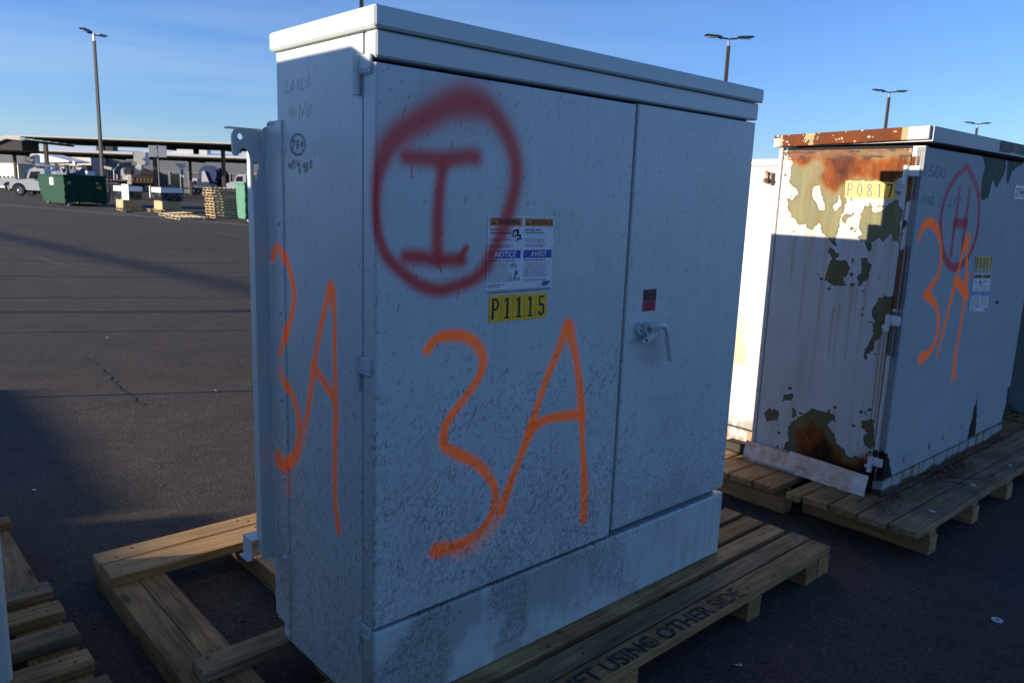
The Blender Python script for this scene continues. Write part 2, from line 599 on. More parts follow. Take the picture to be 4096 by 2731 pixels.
# ------------------------------------------------------------------ traced outlines, in metres on each cabinet face
RED = [[(0.29,1.879,0.0369),(0.346,1.871,0.0339),(0.385,1.851,0.0291),(0.44,1.798,0.0263),(0.471,1.736,0.0245),(0.477,1.677,0.0236),(0.463,1.616,0.023),(0.432,1.535,0.0235),(0.398,1.474,0.0234),(0.363,1.42,0.022),(0.319,1.391,0.0205),(0.244,1.373,0.0204),(0.195,1.37,0.0205),(0.136,1.388,0.0199),(0.085,1.421,0.0183),(0.035,1.464,0.0173),(0.011,1.514,0.015),(0,1.571,0.0139),(-0,1.637,0.0156),(0.01,1.685,0.0198),(0.038,1.747,0.0273),(0.091,1.79,0.0315),(0.173,1.836,0.0351),(0.23,1.864,0.0373),(0.29,1.879,0.0369)],[(0.092,1.72,0.022),(0.136,1.72,0.023),(0.216,1.721,0.0247),(0.295,1.734,0.0243),(0.32,1.733,0.0259)],[(0.208,1.703,0.0195),(0.201,1.648,0.0183),(0.196,1.573,0.02),(0.195,1.502,0.0202),(0.199,1.459,0.0208)],[(0.095,1.464,0.0203),(0.14,1.461,0.0208),(0.199,1.452,0.0201),(0.279,1.45,0.0216)],[(0.278,1.457,0.0111),(0.297,1.484,0.0098)],[(0.109,1.698,0.0022),(0.108,1.668,0.0022)],[(0.204,1.445,0.0021),(0.21,1.418,0.0022)],[(0.118,1.445,0.0018),(0.119,1.434,0.0018)],[(0.198,1.445,0.0019),(0.199,1.428,0.0016)]]
OR = [[(0.168,1.204,0.0131),(0.195,1.231,0.0126),(0.237,1.238,0.0151),(0.288,1.233,0.0149),(0.334,1.211,0.0153),(0.365,1.175,0.0149),(0.371,1.142,0.0144),(0.357,1.102,0.0126),(0.319,1.059,0.0119),(0.275,1.018,0.0123),(0.241,0.982,0.0127),(0.231,0.947,0.0133),(0.234,0.914,0.0134),(0.279,0.883,0.0155),(0.347,0.842,0.0154),(0.397,0.795,0.0146),(0.434,0.738,0.0123),(0.437,0.685,0.0117),(0.411,0.634,0.0123),(0.369,0.605,0.0134),(0.308,0.59,0.015),(0.254,0.591,0.0183),(0.215,0.595,0.024)],[(0.727,1.222,0.019),(0.687,1.145,0.0144),(0.638,1.053,0.0129),(0.603,0.971,0.0122),(0.58,0.905,0.0169),(0.542,0.825,0.0127),(0.508,0.756,0.014),(0.481,0.698,0.0159),(0.464,0.655,0.0166)],[(0.731,1.222,0.0207),(0.772,1.118,0.0149),(0.802,1.006,0.0145),(0.817,0.918,0.0166),(0.829,0.816,0.0105),(0.847,0.686,0.0145),(0.855,0.606,0.0163),(0.857,0.521,0.0164)],[(0.58,0.902,0.0202),(0.63,0.92,0.0137),(0.702,0.922,0.0148),(0.818,0.912,0.0166)]]
ORSOFT = [[(0.295,0.569,0.0281),(0.363,0.572,0.0289),(0.426,0.607,0.0262),(0.468,0.654,0.0199)]]
OS = [[(0.591,1.413,0.0168),(0.551,1.451,0.0148),(0.514,1.43,0.0146),(0.479,1.384,0.015),(0.453,1.319,0.0138),(0.468,1.259,0.014),(0.502,1.194,0.0143),(0.531,1.139,0.0146),(0.547,1.113,0.0136)],[(0.546,1.062,0.0143),(0.509,1.02,0.0147),(0.467,0.988,0.0145),(0.442,0.942,0.0144),(0.433,0.908,0.0155)],[(0.233,1.359,0.0238),(0.252,1.325,0.0145),(0.28,1.266,0.0128),(0.31,1.186,0.0131),(0.331,1.125,0.0144),(0.363,1.011,0.0138),(0.391,0.924,0.0119)],[(0.223,1.346,0.019),(0.212,1.275,0.0114),(0.213,1.184,0.0116),(0.21,1.092,0.0127),(0.211,1.035,0.0157),(0.207,0.979,0.0148)],[(0.35,1.121,0.0078),(0.331,1.11,0.0165),(0.274,1.078,0.0161),(0.215,1.044,0.0147)],[(0.428,0.911,0.0171),(0.435,0.866,0.0183),(0.459,0.811,0.021),(0.494,0.772,0.0214),(0.54,0.75,0.0219),(0.581,0.76,0.0309),(0.611,0.769,0.025)],[(0.213,0.964,0.0143),(0.214,0.89,0.0134),(0.217,0.813,0.0136),(0.216,0.738,0.0126),(0.205,0.685,0.0132),(0.197,0.644,0.0137)]]
OSSOFT = [[(0.54,0.75,0.0365),(0.513,0.708,0.0282),(0.507,0.653,0.0121)],[(0.385,0.921,0.0149),(0.402,0.875,0.0188),(0.448,0.798,0.0194)]]
HAND1 = [[(0.488,1.932),(0.479,1.936),(0.474,1.931),(0.477,1.921),(0.483,1.912),(0.485,1.902),(0.459,1.905)],[(0.444,1.929),(0.437,1.93),(0.434,1.921),(0.439,1.909),(0.446,1.906),(0.45,1.914),(0.444,1.929)],[(0.412,1.928),(0.405,1.929),(0.402,1.921),(0.407,1.911),(0.414,1.908),(0.417,1.916),(0.412,1.928)],[(0.395,1.931),(0.383,1.931),(0.387,1.92),(0.392,1.903),(0.37,1.907)],[(0.366,1.927),(0.368,1.921)],[(0.338,1.934),(0.351,1.932),(0.353,1.922),(0.343,1.921),(0.341,1.915),(0.35,1.908),(0.359,1.911)],[(0.468,1.839),(0.466,1.859),(0.454,1.837),(0.449,1.857)],[(0.441,1.859),(0.45,1.826)],[(0.437,1.825),(0.432,1.85),(0.423,1.849),(0.427,1.84),(0.437,1.838)],[(0.405,1.825),(0.4,1.863),(0.383,1.835),(0.367,1.866)],[(0.356,1.859),(0.365,1.833)],[(0.343,1.859),(0.333,1.857),(0.332,1.846),(0.344,1.83),(0.353,1.828),(0.354,1.84),(0.343,1.859)]]
HAND2 = [[(0.372,1.753),(0.374,1.745),(0.379,1.738),(0.387,1.732),(0.397,1.727),(0.409,1.725),(0.421,1.725),(0.433,1.727),(0.444,1.731),(0.453,1.737),(0.458,1.744),(0.461,1.752),(0.46,1.76),(0.455,1.768),(0.448,1.774),(0.438,1.779),(0.426,1.782),(0.414,1.783),(0.402,1.781),(0.391,1.777),(0.382,1.772),(0.376,1.765),(0.372,1.757),(0.372,1.749)],[(0.45,1.765),(0.435,1.765),(0.452,1.739)],[(0.41,1.764),(0.419,1.763),(0.423,1.754),(0.414,1.753),(0.413,1.748),(0.423,1.743)],[(0.388,1.762),(0.397,1.755),(0.394,1.749),(0.385,1.752),(0.383,1.758),(0.388,1.762)],[(0.476,1.703),(0.472,1.688),(0.464,1.699),(0.46,1.687),(0.452,1.702)],[(0.45,1.706),(0.439,1.707)],[(0.444,1.706),(0.449,1.684)],[(0.434,1.7),(0.434,1.698)],[(0.434,1.691),(0.435,1.688)],[(0.424,1.706),(0.42,1.696),(0.411,1.698)],[(0.408,1.707),(0.411,1.677)],[(0.402,1.684),(0.403,1.672)],[(0.386,1.7),(0.384,1.691),(0.376,1.694)],[(0.374,1.702),(0.378,1.676)],[(0.363,1.701),(0.357,1.698),(0.359,1.681),(0.365,1.679),(0.368,1.69),(0.363,1.701)],[(0.34,1.708),(0.332,1.702),(0.336,1.69),(0.344,1.689),(0.346,1.699),(0.34,1.708)]]
H = [[(0.522,1.863,0.018),(0.39,1.8,0.0175),(0.304,1.714,0.0172),(0.272,1.619,0.0182),(0.3,1.517,0.0185),(0.368,1.419,0.02),(0.467,1.357,0.0227),(0.561,1.34,0.0233),(0.679,1.364,0.0216),(0.765,1.431,0.0196),(0.806,1.521,0.0197),(0.789,1.632,0.0195),(0.744,1.72,0.0192),(0.659,1.791,0.0198),(0.522,1.863,0.018)],[(0.468,1.751,0.0137),(0.47,1.654,0.0159),(0.468,1.543,0.016),(0.476,1.403,0.0162)],[(0.609,1.756,0.0142),(0.611,1.656,0.0165),(0.61,1.542,0.0166),(0.624,1.42,0.0157)],[(0.466,1.572,0.0245),(0.626,1.573,0.0255)]]
OR2 = [[(0.035,1.488,0.0116),(0.068,1.549,0.0193),(0.129,1.573,0.0226),(0.214,1.556,0.0211),(0.291,1.498,0.0154),(0.338,1.433,0.0125),(0.356,1.36,0.0137),(0.322,1.289,0.0168),(0.244,1.234,0.0207),(0.22,1.209,0.0237)],[(0.684,1.495,0.0237),(0.637,1.427,0.0146),(0.618,1.332,0.0135),(0.587,1.223,0.0124),(0.568,1.155,0.0124)],[(0.69,1.488,0.0204),(0.703,1.398,0.0137),(0.738,1.271,0.0139),(0.755,1.143,0.0153)],[(0.614,1.256,0.0158),(0.701,1.21,0.0185),(0.792,1.169,0.0201)],[(0.219,1.212,0.0244),(0.318,1.174,0.0188),(0.399,1.113,0.0154),(0.442,1.029,0.0157),(0.419,0.949,0.017),(0.354,0.895,0.0219),(0.263,0.877,0.0304)],[(0.591,1.297,0.012),(0.561,1.176,0.0133),(0.53,1.03,0.0147),(0.476,0.861,0.0107)],[(0.757,1.29,0.0152),(0.762,1.164,0.0153),(0.76,0.994,0.0155),(0.748,0.848,0.017),(0.768,0.715,0.0244)],[(0.636,1.262,0.0175),(0.778,1.193,0.0224)]]
PRIMER = [[(0.725,1.929),(0.687,1.865),(0.684,1.798),(0.69,1.757),(0.649,1.724),(0.627,1.691),(0.657,1.663),(0.675,1.622),(0.654,1.568),(0.59,1.527),(0.529,1.506),(0.491,1.549),(0.464,1.497),(0.44,1.472),(0.416,1.447),(0.387,1.421),(0.382,1.476),(0.383,1.515),(0.379,1.567),(0.365,1.62),(0.359,1.659),(0.369,1.71),(0.37,1.761),(0.273,1.762),(0.235,1.766),(0.129,1.764),(0.066,1.789),(0.083,1.926),(0.725,1.938)],[(0.234,1.657),(0.259,1.643),(0.278,1.585),(0.275,1.534),(0.251,1.478),(0.22,1.435),(0.21,1.407),(0.197,1.43),(0.204,1.462),(0.169,1.489),(0.148,1.472),(0.14,1.504),(0.117,1.518),(0.113,1.487),(0.074,1.471),(0.077,1.545),(0.08,1.637),(0.093,1.673),(0.117,1.673),(0.152,1.653),(0.197,1.614),(0.214,1.62)],[(0.413,1.421),(0.372,1.397),(0.373,1.371),(0.4,1.368),(0.42,1.393)],[(0.4,1.368),(0.323,1.355),(0.296,1.325),(0.308,1.284),(0.342,1.227),(0.384,1.229),(0.421,1.246),(0.424,1.306),(0.403,1.335)],[(0.245,1.375),(0.221,1.387),(0.194,1.354),(0.19,1.296),(0.206,1.262),(0.238,1.259),(0.261,1.282),(0.239,1.324)],[(0.087,1.21),(0.054,1.21),(0.054,1.089),(0.102,1.058),(0.109,0.988),(0.131,0.921),(0.155,0.893),(0.16,0.845),(0.176,0.874),(0.17,0.922),(0.146,0.982),(0.13,1.039),(0.15,1.075),(0.161,1.135),(0.14,1.184)],[(0.56,0.605),(0.534,0.61),(0.534,0.576),(0.569,0.555),(0.592,0.554),(0.582,0.591)],[(0.695,0.454),(0.638,0.508),(0.607,0.484),(0.611,0.434),(0.685,0.412)],[(0.471,0.495),(0.424,0.554),(0.355,0.549),(0.286,0.54),(0.279,0.517),(0.321,0.485),(0.283,0.448),(0.26,0.396),(0.215,0.366),(0.195,0.338),(0.141,0.362),(0.107,0.339),(0.081,0.255),(0.491,0.271),(0.576,0.287),(0.535,0.339),(0.552,0.405),(0.512,0.459)],[(0.11,0.623),(0.093,0.615),(0.107,0.6),(0.119,0.605)],[(0.14,0.551),(0.105,0.58),(0.087,0.564),(0.066,0.424),(0.091,0.409),(0.128,0.448),(0.116,0.484),(0.144,0.517)]]
HOLE = [[(0.54,1.726),(0.513,1.74),(0.486,1.681),(0.471,1.616),(0.499,1.615),(0.542,1.68)],[(0.398,1.697),(0.384,1.665),(0.396,1.625),(0.415,1.615),(0.424,1.628),(0.4,1.658)],[(0.207,1.614),(0.168,1.634),(0.185,1.614)]]
RUST = [[(0.693,1.919),(0.669,1.865),(0.625,1.838),(0.598,1.851),(0.565,1.878),(0.502,1.883),(0.504,1.838),(0.512,1.786),(0.501,1.753),(0.463,1.728),(0.413,1.716),(0.391,1.755),(0.347,1.774),(0.289,1.787),(0.235,1.763),(0.129,1.764),(0.069,1.813),(0.079,1.891),(0.26,1.862),(0.256,1.887),(0.294,1.881),(0.354,1.894),(0.489,1.89),(0.588,1.891),(0.597,1.911)],[(0.505,0.399),(0.463,0.423),(0.428,0.428),(0.411,0.51),(0.378,0.45),(0.335,0.456),(0.322,0.413),(0.292,0.378),(0.246,0.349),(0.216,0.307),(0.16,0.315),(0.067,0.399),(0.054,0.337),(0.063,0.244),(0.472,0.267),(0.479,0.327)],[(0.099,1.097),(0.062,1.095),(0.063,1.049),(0.101,1.051)]]
DARK = [[(0.485,1.915),(0.455,1.838),(0.434,1.773),(0.409,1.735),(0.368,1.787),(0.351,1.863),(0.328,1.894),(0.288,1.881),(0.277,1.85),(0.25,1.887),(0.317,1.913)],[(0.438,0.286),(0.375,0.356),(0.319,0.388),(0.283,0.372),(0.268,0.317),(0.213,0.282),(0.141,0.295),(0.059,0.377),(0.031,0.238),(0.092,0.218)]]
FPRIM = [[(0.713,1.932),(1.096,1.927),(1.103,1.864),(1.046,1.805),(1.003,1.762),(0.919,1.814),(0.901,1.717),(0.833,1.691),(0.781,1.7),(0.761,1.794),(0.775,1.876)],[(1.117,1.928),(1.415,1.93),(1.327,1.903),(1.231,1.87),(1.206,1.804),(1.156,1.795)]]

# ------------------------------------------------------------------ the yard surface
def asphalt():
    mt, n, b = new_mat('asphalt')
    t = n.nodes.new('ShaderNodeTexCoord')
    def noise(scale, detail, rough=0.55):
        s = n.nodes.new('ShaderNodeTexNoise'); s.inputs['Scale'].default_value = scale
        s.inputs['Detail'].default_value = detail; s.inputs['Roughness'].default_value = rough
        n.links.new(t.outputs['Object'], s.inputs['Vector']); return s
    def rng_(src, lo, hi, a, c):
        r = n.nodes.new('ShaderNodeMapRange')
        r.inputs[1].default_value, r.inputs[2].default_value = lo, hi
        r.inputs[3].default_value, r.inputs[4].default_value = a, c
        n.links.new(src, r.inputs[0]); return r.outputs[0]
    def mul(a, c):
        q = n.nodes.new('ShaderNodeMath'); q.operation = 'MULTIPLY'
        n.links.new(a, q.inputs[0]); n.links.new(c, q.inputs[1]); return q.outputs[0]
    big = rng_(noise(0.22, 5).outputs[0], 0.3, 0.7, 0.82, 1.18)
    mid = rng_(noise(2.4, 6).outputs[0], 0.3, 0.7, 0.86, 1.14)
    fine = rng_(noise(13, 5, 0.6).outputs[0], 0.3, 0.7, 0.78, 1.22)
    gr = noise(62, 4, 0.75)
    grain = rng_(gr.outputs[0], 0.32, 0.70, 0.35, 1.7)
    vo = n.nodes.new('ShaderNodeTexVoronoi'); vo.inputs['Scale'].default_value = 80
    n.links.new(t.outputs['Object'], vo.inputs['Vector'])
    sp = n.nodes.new('ShaderNodeSeparateColor'); n.links.new(vo.outputs['Color'], sp.inputs[0])
    peb = rng_(sp.outputs[0], 0.965, 0.995, 1.0, 1.9)
    fac = mul(mul(mul(big, mid), fine), mul(grain, peb))
    mm = n.nodes.new('ShaderNodeMixRGB'); mm.blend_type = 'MULTIPLY'; mm.inputs[0].default_value = 1
    mm.inputs[1].default_value = (0.063, 0.048, 0.035, 1)
    n.links.new(fac, mm.inputs[2]); n.links.new(mm.outputs[0], b.inputs['Base Color'])
    b.inputs['Roughness'].default_value = 0.85
    b.inputs['Specular IOR Level'].default_value = 0.25
    bp = n.nodes.new('ShaderNodeBump'); bp.inputs['Strength'].default_value = 0.9; bp.inputs['Distance'].default_value = 0.009
    n.links.new(gr.outputs[0], bp.inputs['Height']); n.links.new(bp.outputs[0], b.inputs['Normal'])
    return mt


M_ASPH = asphalt()
M_CONC = mat('concrete', (0.09, 0.078, 0.068), 0.9, var=0.15, scale=3)
M_CRACK = mat('crack_shadow', (0.012, 0.012, 0.012), 0.95)
M_SCUFF = mat('tyre_scuff', (0.085, 0.072, 0.066), 0.9, var=0.3, scale=8)
g = MB()
S = 900.0
g.add([(-S, -S, 0), (S, -S, 0), (S, S, 0), (-S, S, 0)], [(0, 1, 2, 3)])
tag(g.build('asphalt_yard', M_ASPH), kind='structure')


def strip(pts, w, z, jag=0.0, seed=1):
    """A flat ribbon on the ground following world points."""
    gg = np.random.default_rng(seed)
    b = MB(); v = []
    pts = [Vector((p[0], p[1], 0)) for p in pts]
    for i, p in enumerate(pts):
        d = (pts[min(i + 1, len(pts) - 1)] - pts[max(i - 1, 0)]).normalized()
        nrm = Vector((-d.y, d.x, 0))
        ww = w * (1 + jag * gg.normal()) / 2
        off = nrm * (jag * w * gg.normal() * 0.8)
        v += [p + off + nrm * ww + Vector((0, 0, z)), p + off - nrm * ww + Vector((0, 0, z))]
    b.add(v, [(2 * i, 2 * i + 1, 2 * i + 3, 2 * i + 2) for i in range(len(pts) - 1)])
    return b


# shallow concrete gutter crossing the yard in front of the dumpster
g0, g1 = ground(-500, 776), ground(1150, 914)
strip([g0 + (g1 - g0) * t for t in np.linspace(0, 1, 12)], 0.5, 0.004, 0.03, 3).build('concrete_gutter', M_CONC)
tag(bpy.data.objects['concrete_gutter'], kind='structure')


def ground_line(pix, sub=9, jit=0.02, seed=0):
    gg = np.random.default_rng(seed)
    out = []
    W = [ground(*p) for p in pix]
    for p, q in zip(W[:-1], W[1:]):
        for t in np.linspace(0, 1, sub, endpoint=False):
            out.append(p + (q - p) * t + Vector((gg.normal(0, jit), gg.normal(0, jit), 0)))
    out.append(W[-1])
    return out


cr = strip(ground_line([(345, 1430), (380, 1460), (415, 1485), (440, 1515), (480, 1555), (530, 1595), (565, 1620)], 6, 0.012, 2), 0.014, 0.004, 0.5, 4)
tag(cr.build('pavement_crack', M_CRACK), kind='structure')
cr = strip(ground_line([(110, 1675), (230, 1650), (330, 1640), (430, 1622), (560, 1605), (700, 1590), (860, 1570)], 8, 0.006, 5), 0.006, 0.004, 0.5, 6)
tag(cr.build('pavement_crack', M_CRACK), kind='structure')
cr = strip(ground_line([(0, 1203), (150, 1206), (330, 1208), (560, 1204), (680, 1202)], 6, 0.004, 5), 0.05, 0.004, 0.25, 7)
tag(cr.build('tyre_scuff', M_SCUFF), kind='structure')
cr = strip(ground_line([(140, 1022), (180, 1040), (260, 1062), (340, 1078), (480, 1086)], 6, 0.004, 5), 0.05, 0.004, 0.25, 8)
tag(cr.build('tyre_scuff', M_SCUFF), kind='structure')
cr = strip(ground_line([(870, 932), (900, 937), (985, 948)], 6, 0.01, 5), 0.14, 0.004, 0.3, 9)
tag(cr.build('tyre_scuff', M_SCUFF), kind='structure')
cr = strip(ground_line([(65, 962), (110, 970), (180, 966)], 6, 0.01, 5), 0.14, 0.004, 0.3, 10)
tag(cr.build('tyre_scuff', M_SCUFF), kind='structure')

# ------------------------------------------------------------------ pallets
_board_cache = {}


def board(name, mt, L_, W_, H_, parent, loc, along='x', bev=0.003, rz=0.0):
    """A timber of size L (local X) x W x H with its lower corner at loc; along 'x' or 'y' of the parent."""
    key = (mt.name, round(L_, 3), round(W_, 3), round(H_, 3))
    if key not in _board_cache:
        _board_cache[key] = MB().box((-L_ / 2, -W_ / 2, 0), (L_ / 2, W_ / 2, H_), bev).mesh(name, mt)
    if along == 'x':
        c = (loc[0] + L_ / 2, loc[1] + W_ / 2, loc[2])
    else:
        c = (loc[0] + W_ / 2, loc[1] + L_ / 2, loc[2])
    return link(name, _board_cache[key], parent, c, rz + (0 if along == 'x' else math.pi / 2))


def nails(parent, spots, z, r=0.0062):
    b = MB()
    for (x, y) in spots:
        b.add([(x + r * math.cos(t), y + r * math.sin(t), z + 0.0012) for t in np.linspace(0, 2 * math.pi, 6, endpoint=False)] + [(x, y, z + 0.0018)],
              [(i, (i + 1) % 6, 6) for i in range(6)])
    return tag(b.build('nail_heads', M_NAIL, parent), kind='stuff')


YAW = R(42.5014)
F0 = Vector((-0.35783, 1.99237, 0))
YAW2 = R(41.5)
F2 = Vector((1.92329, 3.78293, 0))

# pallet under the big transformer
main_pal = thing('wooden_pallet', 'large wooden pallet with stencilled lettering under the blue-grey cabinet marked P1115', 'pallet', F0, YAW, 'big timber pallets under cabinets')
for u in (-0.333, -0.232, 0.20, 0.30, 0.66, 0.76, 1.543, 2.016, 2.126):
    wdt = 0.098
    board('skid_beam', M_WOOD, 1.885, wdt, 0.0885, main_pal, (u, -0.285, 0), 'y', 0.0025)
spots = []
_jit = random.Random(5)
for i, (v0, v1, u0) in enumerate(((-0.283, -0.191, -0.29), (-0.181, -0.092, -0.285), (-0.06, 0.024, -0.28), (0.05, 0.144, -0.29), (0.169, 0.262, -0.283),
                                  (0.29, 0.385, 0.02), (0.41, 0.505, 0.03), (0.53, 0.63, -0.287), (1.341, 1.484, -0.33), (1.492, 1.602, -0.332))):
    ll = 2.235 - u0 - _jit.uniform(0, 0.012)
    o = board('deck_board', (M_WOOD, M_WOODG, M_WOOD)[i % 3] if i < 8 else M_WOOD2, ll, v1 - v0, 0.038, main_pal, (u0, v0, 0.0887), 'x', 0.0025)
    for u in (-0.24, 0.25, 0.71, 1.15, 1.60, 2.07, 2.17):
        if u < u0:
            continue
        for k in range(2):
            spots.append((u + _jit.uniform(-0.05, 0.05), v0 + (v1 - v0) * (0.28 + 0.44 * k) + _jit.uniform(-0.012, 0.012)))
nails(main_pal, spots, 0.1266)
# stencilled words along the front board
tm = text_mesh('LIFT USING OTHER SIDE', 0.066, 1.00, bold=0.03)
map_mesh(tm, lambda x, y: (x + 0.525, y - 0.2785, 0 * x + 0.1277))
_ink, _n, _b = new_mat('stencil_ink')
_t = _n.nodes.new('ShaderNodeTexCoord'); _s = _n.nodes.new('ShaderNodeTexNoise'); _s.inputs['Scale'].default_value = 90
_r = _n.nodes.new('ShaderNodeValToRGB'); _r.color_ramp.elements[0].position = 0.45; _r.color_ramp.elements[1].position = 0.66
_r.color_ramp.elements[0].color = (0.012, 0.012, 0.016, 1); _r.color_ramp.elements[1].color = (0.10, 0.08, 0.05, 1)
_n.links.new(_t.outputs['Object'], _s.inputs['Vector']); _n.links.new(_s.outputs[0], _r.inputs[0]); _n.links.new(_r.outputs[0], _b.inputs['Base Color'])
_b.inputs['Roughness'].default_value = 0.85
tm.materials.clear(); tm.materials.append(_ink)
link('stencil_lettering', tm, main_pal)
# pallet on the left, carrying the neighbouring unit
left_pal = thing('wooden_pallet', 'slatted wooden pallet with evenly spaced deck boards at the lower left corner', 'pallet', F0, YAW, 'big timber pallets under cabinets')
for u0, wdt in ((-0.68, 0.145), (-1.30, 0.10), (-1.95, 0.10), (-2.6, 0.10), (-3.3, 0.145)):
    board('skid_beam', M_WOOD, 1.98, wdt, 0.0885, left_pal, (u0, 0.26, 0), 'y', 0.004)
spots = []
for i, (v0, v1) in enumerate(((0.24, 0.338), (0.43, 0.528), (0.62, 0.719), (0.81, 0.908), (1.008, 1.107), (1.198, 1.296), (1.385, 1.474), (2.156, 2.236))):
    ue = -0.521 + _jit.uniform(-0.008, 0.006)
    board('deck_board', (M_WOODG, M_WOOD)[i % 2], 2.85, v1 - v0, 0.038, left_pal, (ue - 2.85, v0, 0.0887), 'x', 0.004)
    spots += [(ue - 0.05, v0 + 0.03), (ue - 0.085, v0 + 0.066)]
nails(left_pal, spots, 0.1266, 0.006)

# pallet under the rusty transformer
rust_pal = thing('wooden_pallet', 'pale pressure-treated timber pallet under the rusty white cabinet', 'pallet', F2, YAW2, 'big timber pallets under cabinets')
for u, v0, v1 in ((-0.105, -0.295, 0.36), (-0.22, 0.405, 1.75), (0.485, -0.287, 1.75), (1.04, -0.283, 1.75), (1.60, -0.28, 1.75), (2.12, -0.28, 1.75)):
    board('skid_beam', M_WOOD2, v1 - v0, 0.09, 0.089, rust_pal, (u, v0, 0), 'y', 0.004)
    board('packing_timber', M_WOOD, v1 - v0 - 0.012, 0.084, 0.042, rust_pal, (u + 0.003, v0 + 0.008, 0.0893), 'y', 0.004)
spots = []
for i, (v0, v1, u0) in enumerate(((-0.298, -0.165, -0.289), (-0.158, -0.020, -0.298), (-0.010, 0.125, -0.298), (0.131, 0.264, -0.305), (0.270, 0.348, -0.325),
                                  (0.418, 0.539, -0.325), (0.545, 0.686, -0.33), (0.692, 0.83, -0.335), (0.837, 0.97, -0.33), (0.98, 1.11, -0.33), (1.12, 1.25, -0.33), (1.26, 1.39, -0.33), (1.4, 1.53, -0.33), (1.54, 1.70, -0.33))):
    board('deck_board', M_WOODG if i < 2 else M_WOOD, 2.62, v1 - v0, 0.038, rust_pal, (u0, v0, 0.1316), 'x', 0.005)
    for u in (-0.06, 0.53, 1.08, 1.64):
        spots += [(u + _jit.uniform(-0.03, 0.03), v0 + 0.04), (u + _jit.uniform(-0.03, 0.03), v0 + 0.095)]
nails(rust_pal, spots, 0.1696)
for (x, y) in ((0.04, -0.235), (0.62, -0.225), (1.18, -0.235)):
    wb = MB()
    wb.tube([(0, 0, 0.0001), (0, 0, 0.0039)], 0.02, 12)
    wb.dome((0, 0, 0.0039), (0, 0, 1), 0.011, 0.006, 8)
    wb.build('carriage_bolt', M_STEEL, rust_pal, (x, y, 0.1697))

# ------------------------------------------------------------------ the big transformer cabinet
W_, D_ = 1.757, 0.532
B0 = 0.1285                                # underside resting on the pallet deck
ZS, ZD, ZH, ZLB, ZL = 0.417, 1.943, 1.951, 2.0217, 2.074
big = thing('transformer_cabinet', 'large pale grey transformer cabinet spray-painted with a red circled I and orange 3A', 'transformer', F0, YAW, 'pad-mounted transformer cabinets')
MUD = (0.075, 0.054, 0.034)
RED_ = (0.66, 0.022, 0.024)
ORG = (2.6, 0.28, 0.012)          # fluorescent marking paint
wide = lambda s, k: [(p[0], p[1], p[2] * k) for p in smooth_line(s)]
REDS = [wide(s, 1.28) for s in RED]
ORS = [wide(s, 1.18) for s in OR]
OSS = [wide(s, 1.1) for s in OS]


def red_over(A, B, Cc):
    for s in REDS[:5]:
        hw = np.mean([p[2] for p in s])
        a = stroke(A, B, s, 0.12, 1.45)
        Cc = mix(Cc, a * min(0.95, 0.022 / hw + 0.22), RED_)
    for s in REDS[:1]:                       # wide faint overspray, heaviest on the top of the ring
        top = [(p[0], p[1], p[2] * 2.0) for p in s if p[1] > 1.55]
        k = next((i for i in range(1, len(top)) if math.hypot(top[i][0] - top[i - 1][0], top[i][1] - top[i - 1][1]) > 0.1), 0)
        for part in (top[:k], top[k:]):
            if len(part) > 1:
                Cc = mix(Cc, stroke(A, B, part, 0.0, 1.2) * 0.34, RED_)
    for s in REDS[5:]:
        Cc = mix(Cc, stroke(A, B, s, 0.5, 1.3) * 0.85, RED_)
    return Cc


def base_grey(A, B, seed=0, dirt=0.0):
    Cc = np.empty(A.shape + (3,), dtype=np.float32)
    n1 = fbm(A, B, 3.0, seed)
    n2 = fbm(A * 6, B, 6.0, seed + 3)
    Cc[:] = GREY
    Cc *= (0.95 + 0.10 * n1 + 0.05 * (n2 - 0.5))[..., None]
    return Cc


def paint_left_door(A, B):
    Cc = base_grey(A, B, 1)
    low = np.clip((1.05 - B) / 0.7, 0, 1)
    grime = smooth((fbm(A, B, 5, 8) - 0.42) / 0.3) * low * 0.15
    # pale rain-washed runs and faint scuffs
    wash = smooth((fbm(A * 7, B * 0.35, 4, 64) - 0.55) / 0.2) * 0.10
    Cc = mix(Cc, wash, (0.36, 0.37, 0.36))
    Cc = mix(Cc, grime, (0.17, 0.14, 0.105))
    for s in ORS:
        Cc = mix(Cc, stroke(A, B, s, 0.50, 1.36) * (0.80 + 0.22 * fbm(A, B, 14, 19)), ORG)
        Cc = mix(Cc, stroke(A, B, s, 0.4, 2.3) * 0.07, ORG)
    for s in ORSOFT:
        Cc = mix(Cc, stroke(A, B, s, 0.0, 1.8) * 0.38, ORG)
    Cc = red_over(A, B, Cc)
    pale = smooth((fbm(A, B, 9, 21) - 0.30) / 0.25)
    M = specks(A, B, 5200, lambda a, b: (0.035 + 0.965 * min(1, max(0, (1.30 - b) / 0.62)) ** 1.2) * (0.45 + 0.55 * (vn(np.array(a), np.array(b), 4.0, 5) > 0.35)), 3)
    M = np.maximum(M, specks(A, B, 500, lambda a, b: 1.0, 9, 0.004, 0.028, 0.0009, 0.0017, 66, 16))
    M = np.maximum(M, specks(A, B, 6500, lambda a, b: min(1, max(0, (0.98 - b) / 0.5)), 4, 0.0015, 0.006, 0.0009, 0.0017))
    return mix(Cc, M * (0.40 + 0.45 * pale), MUD)


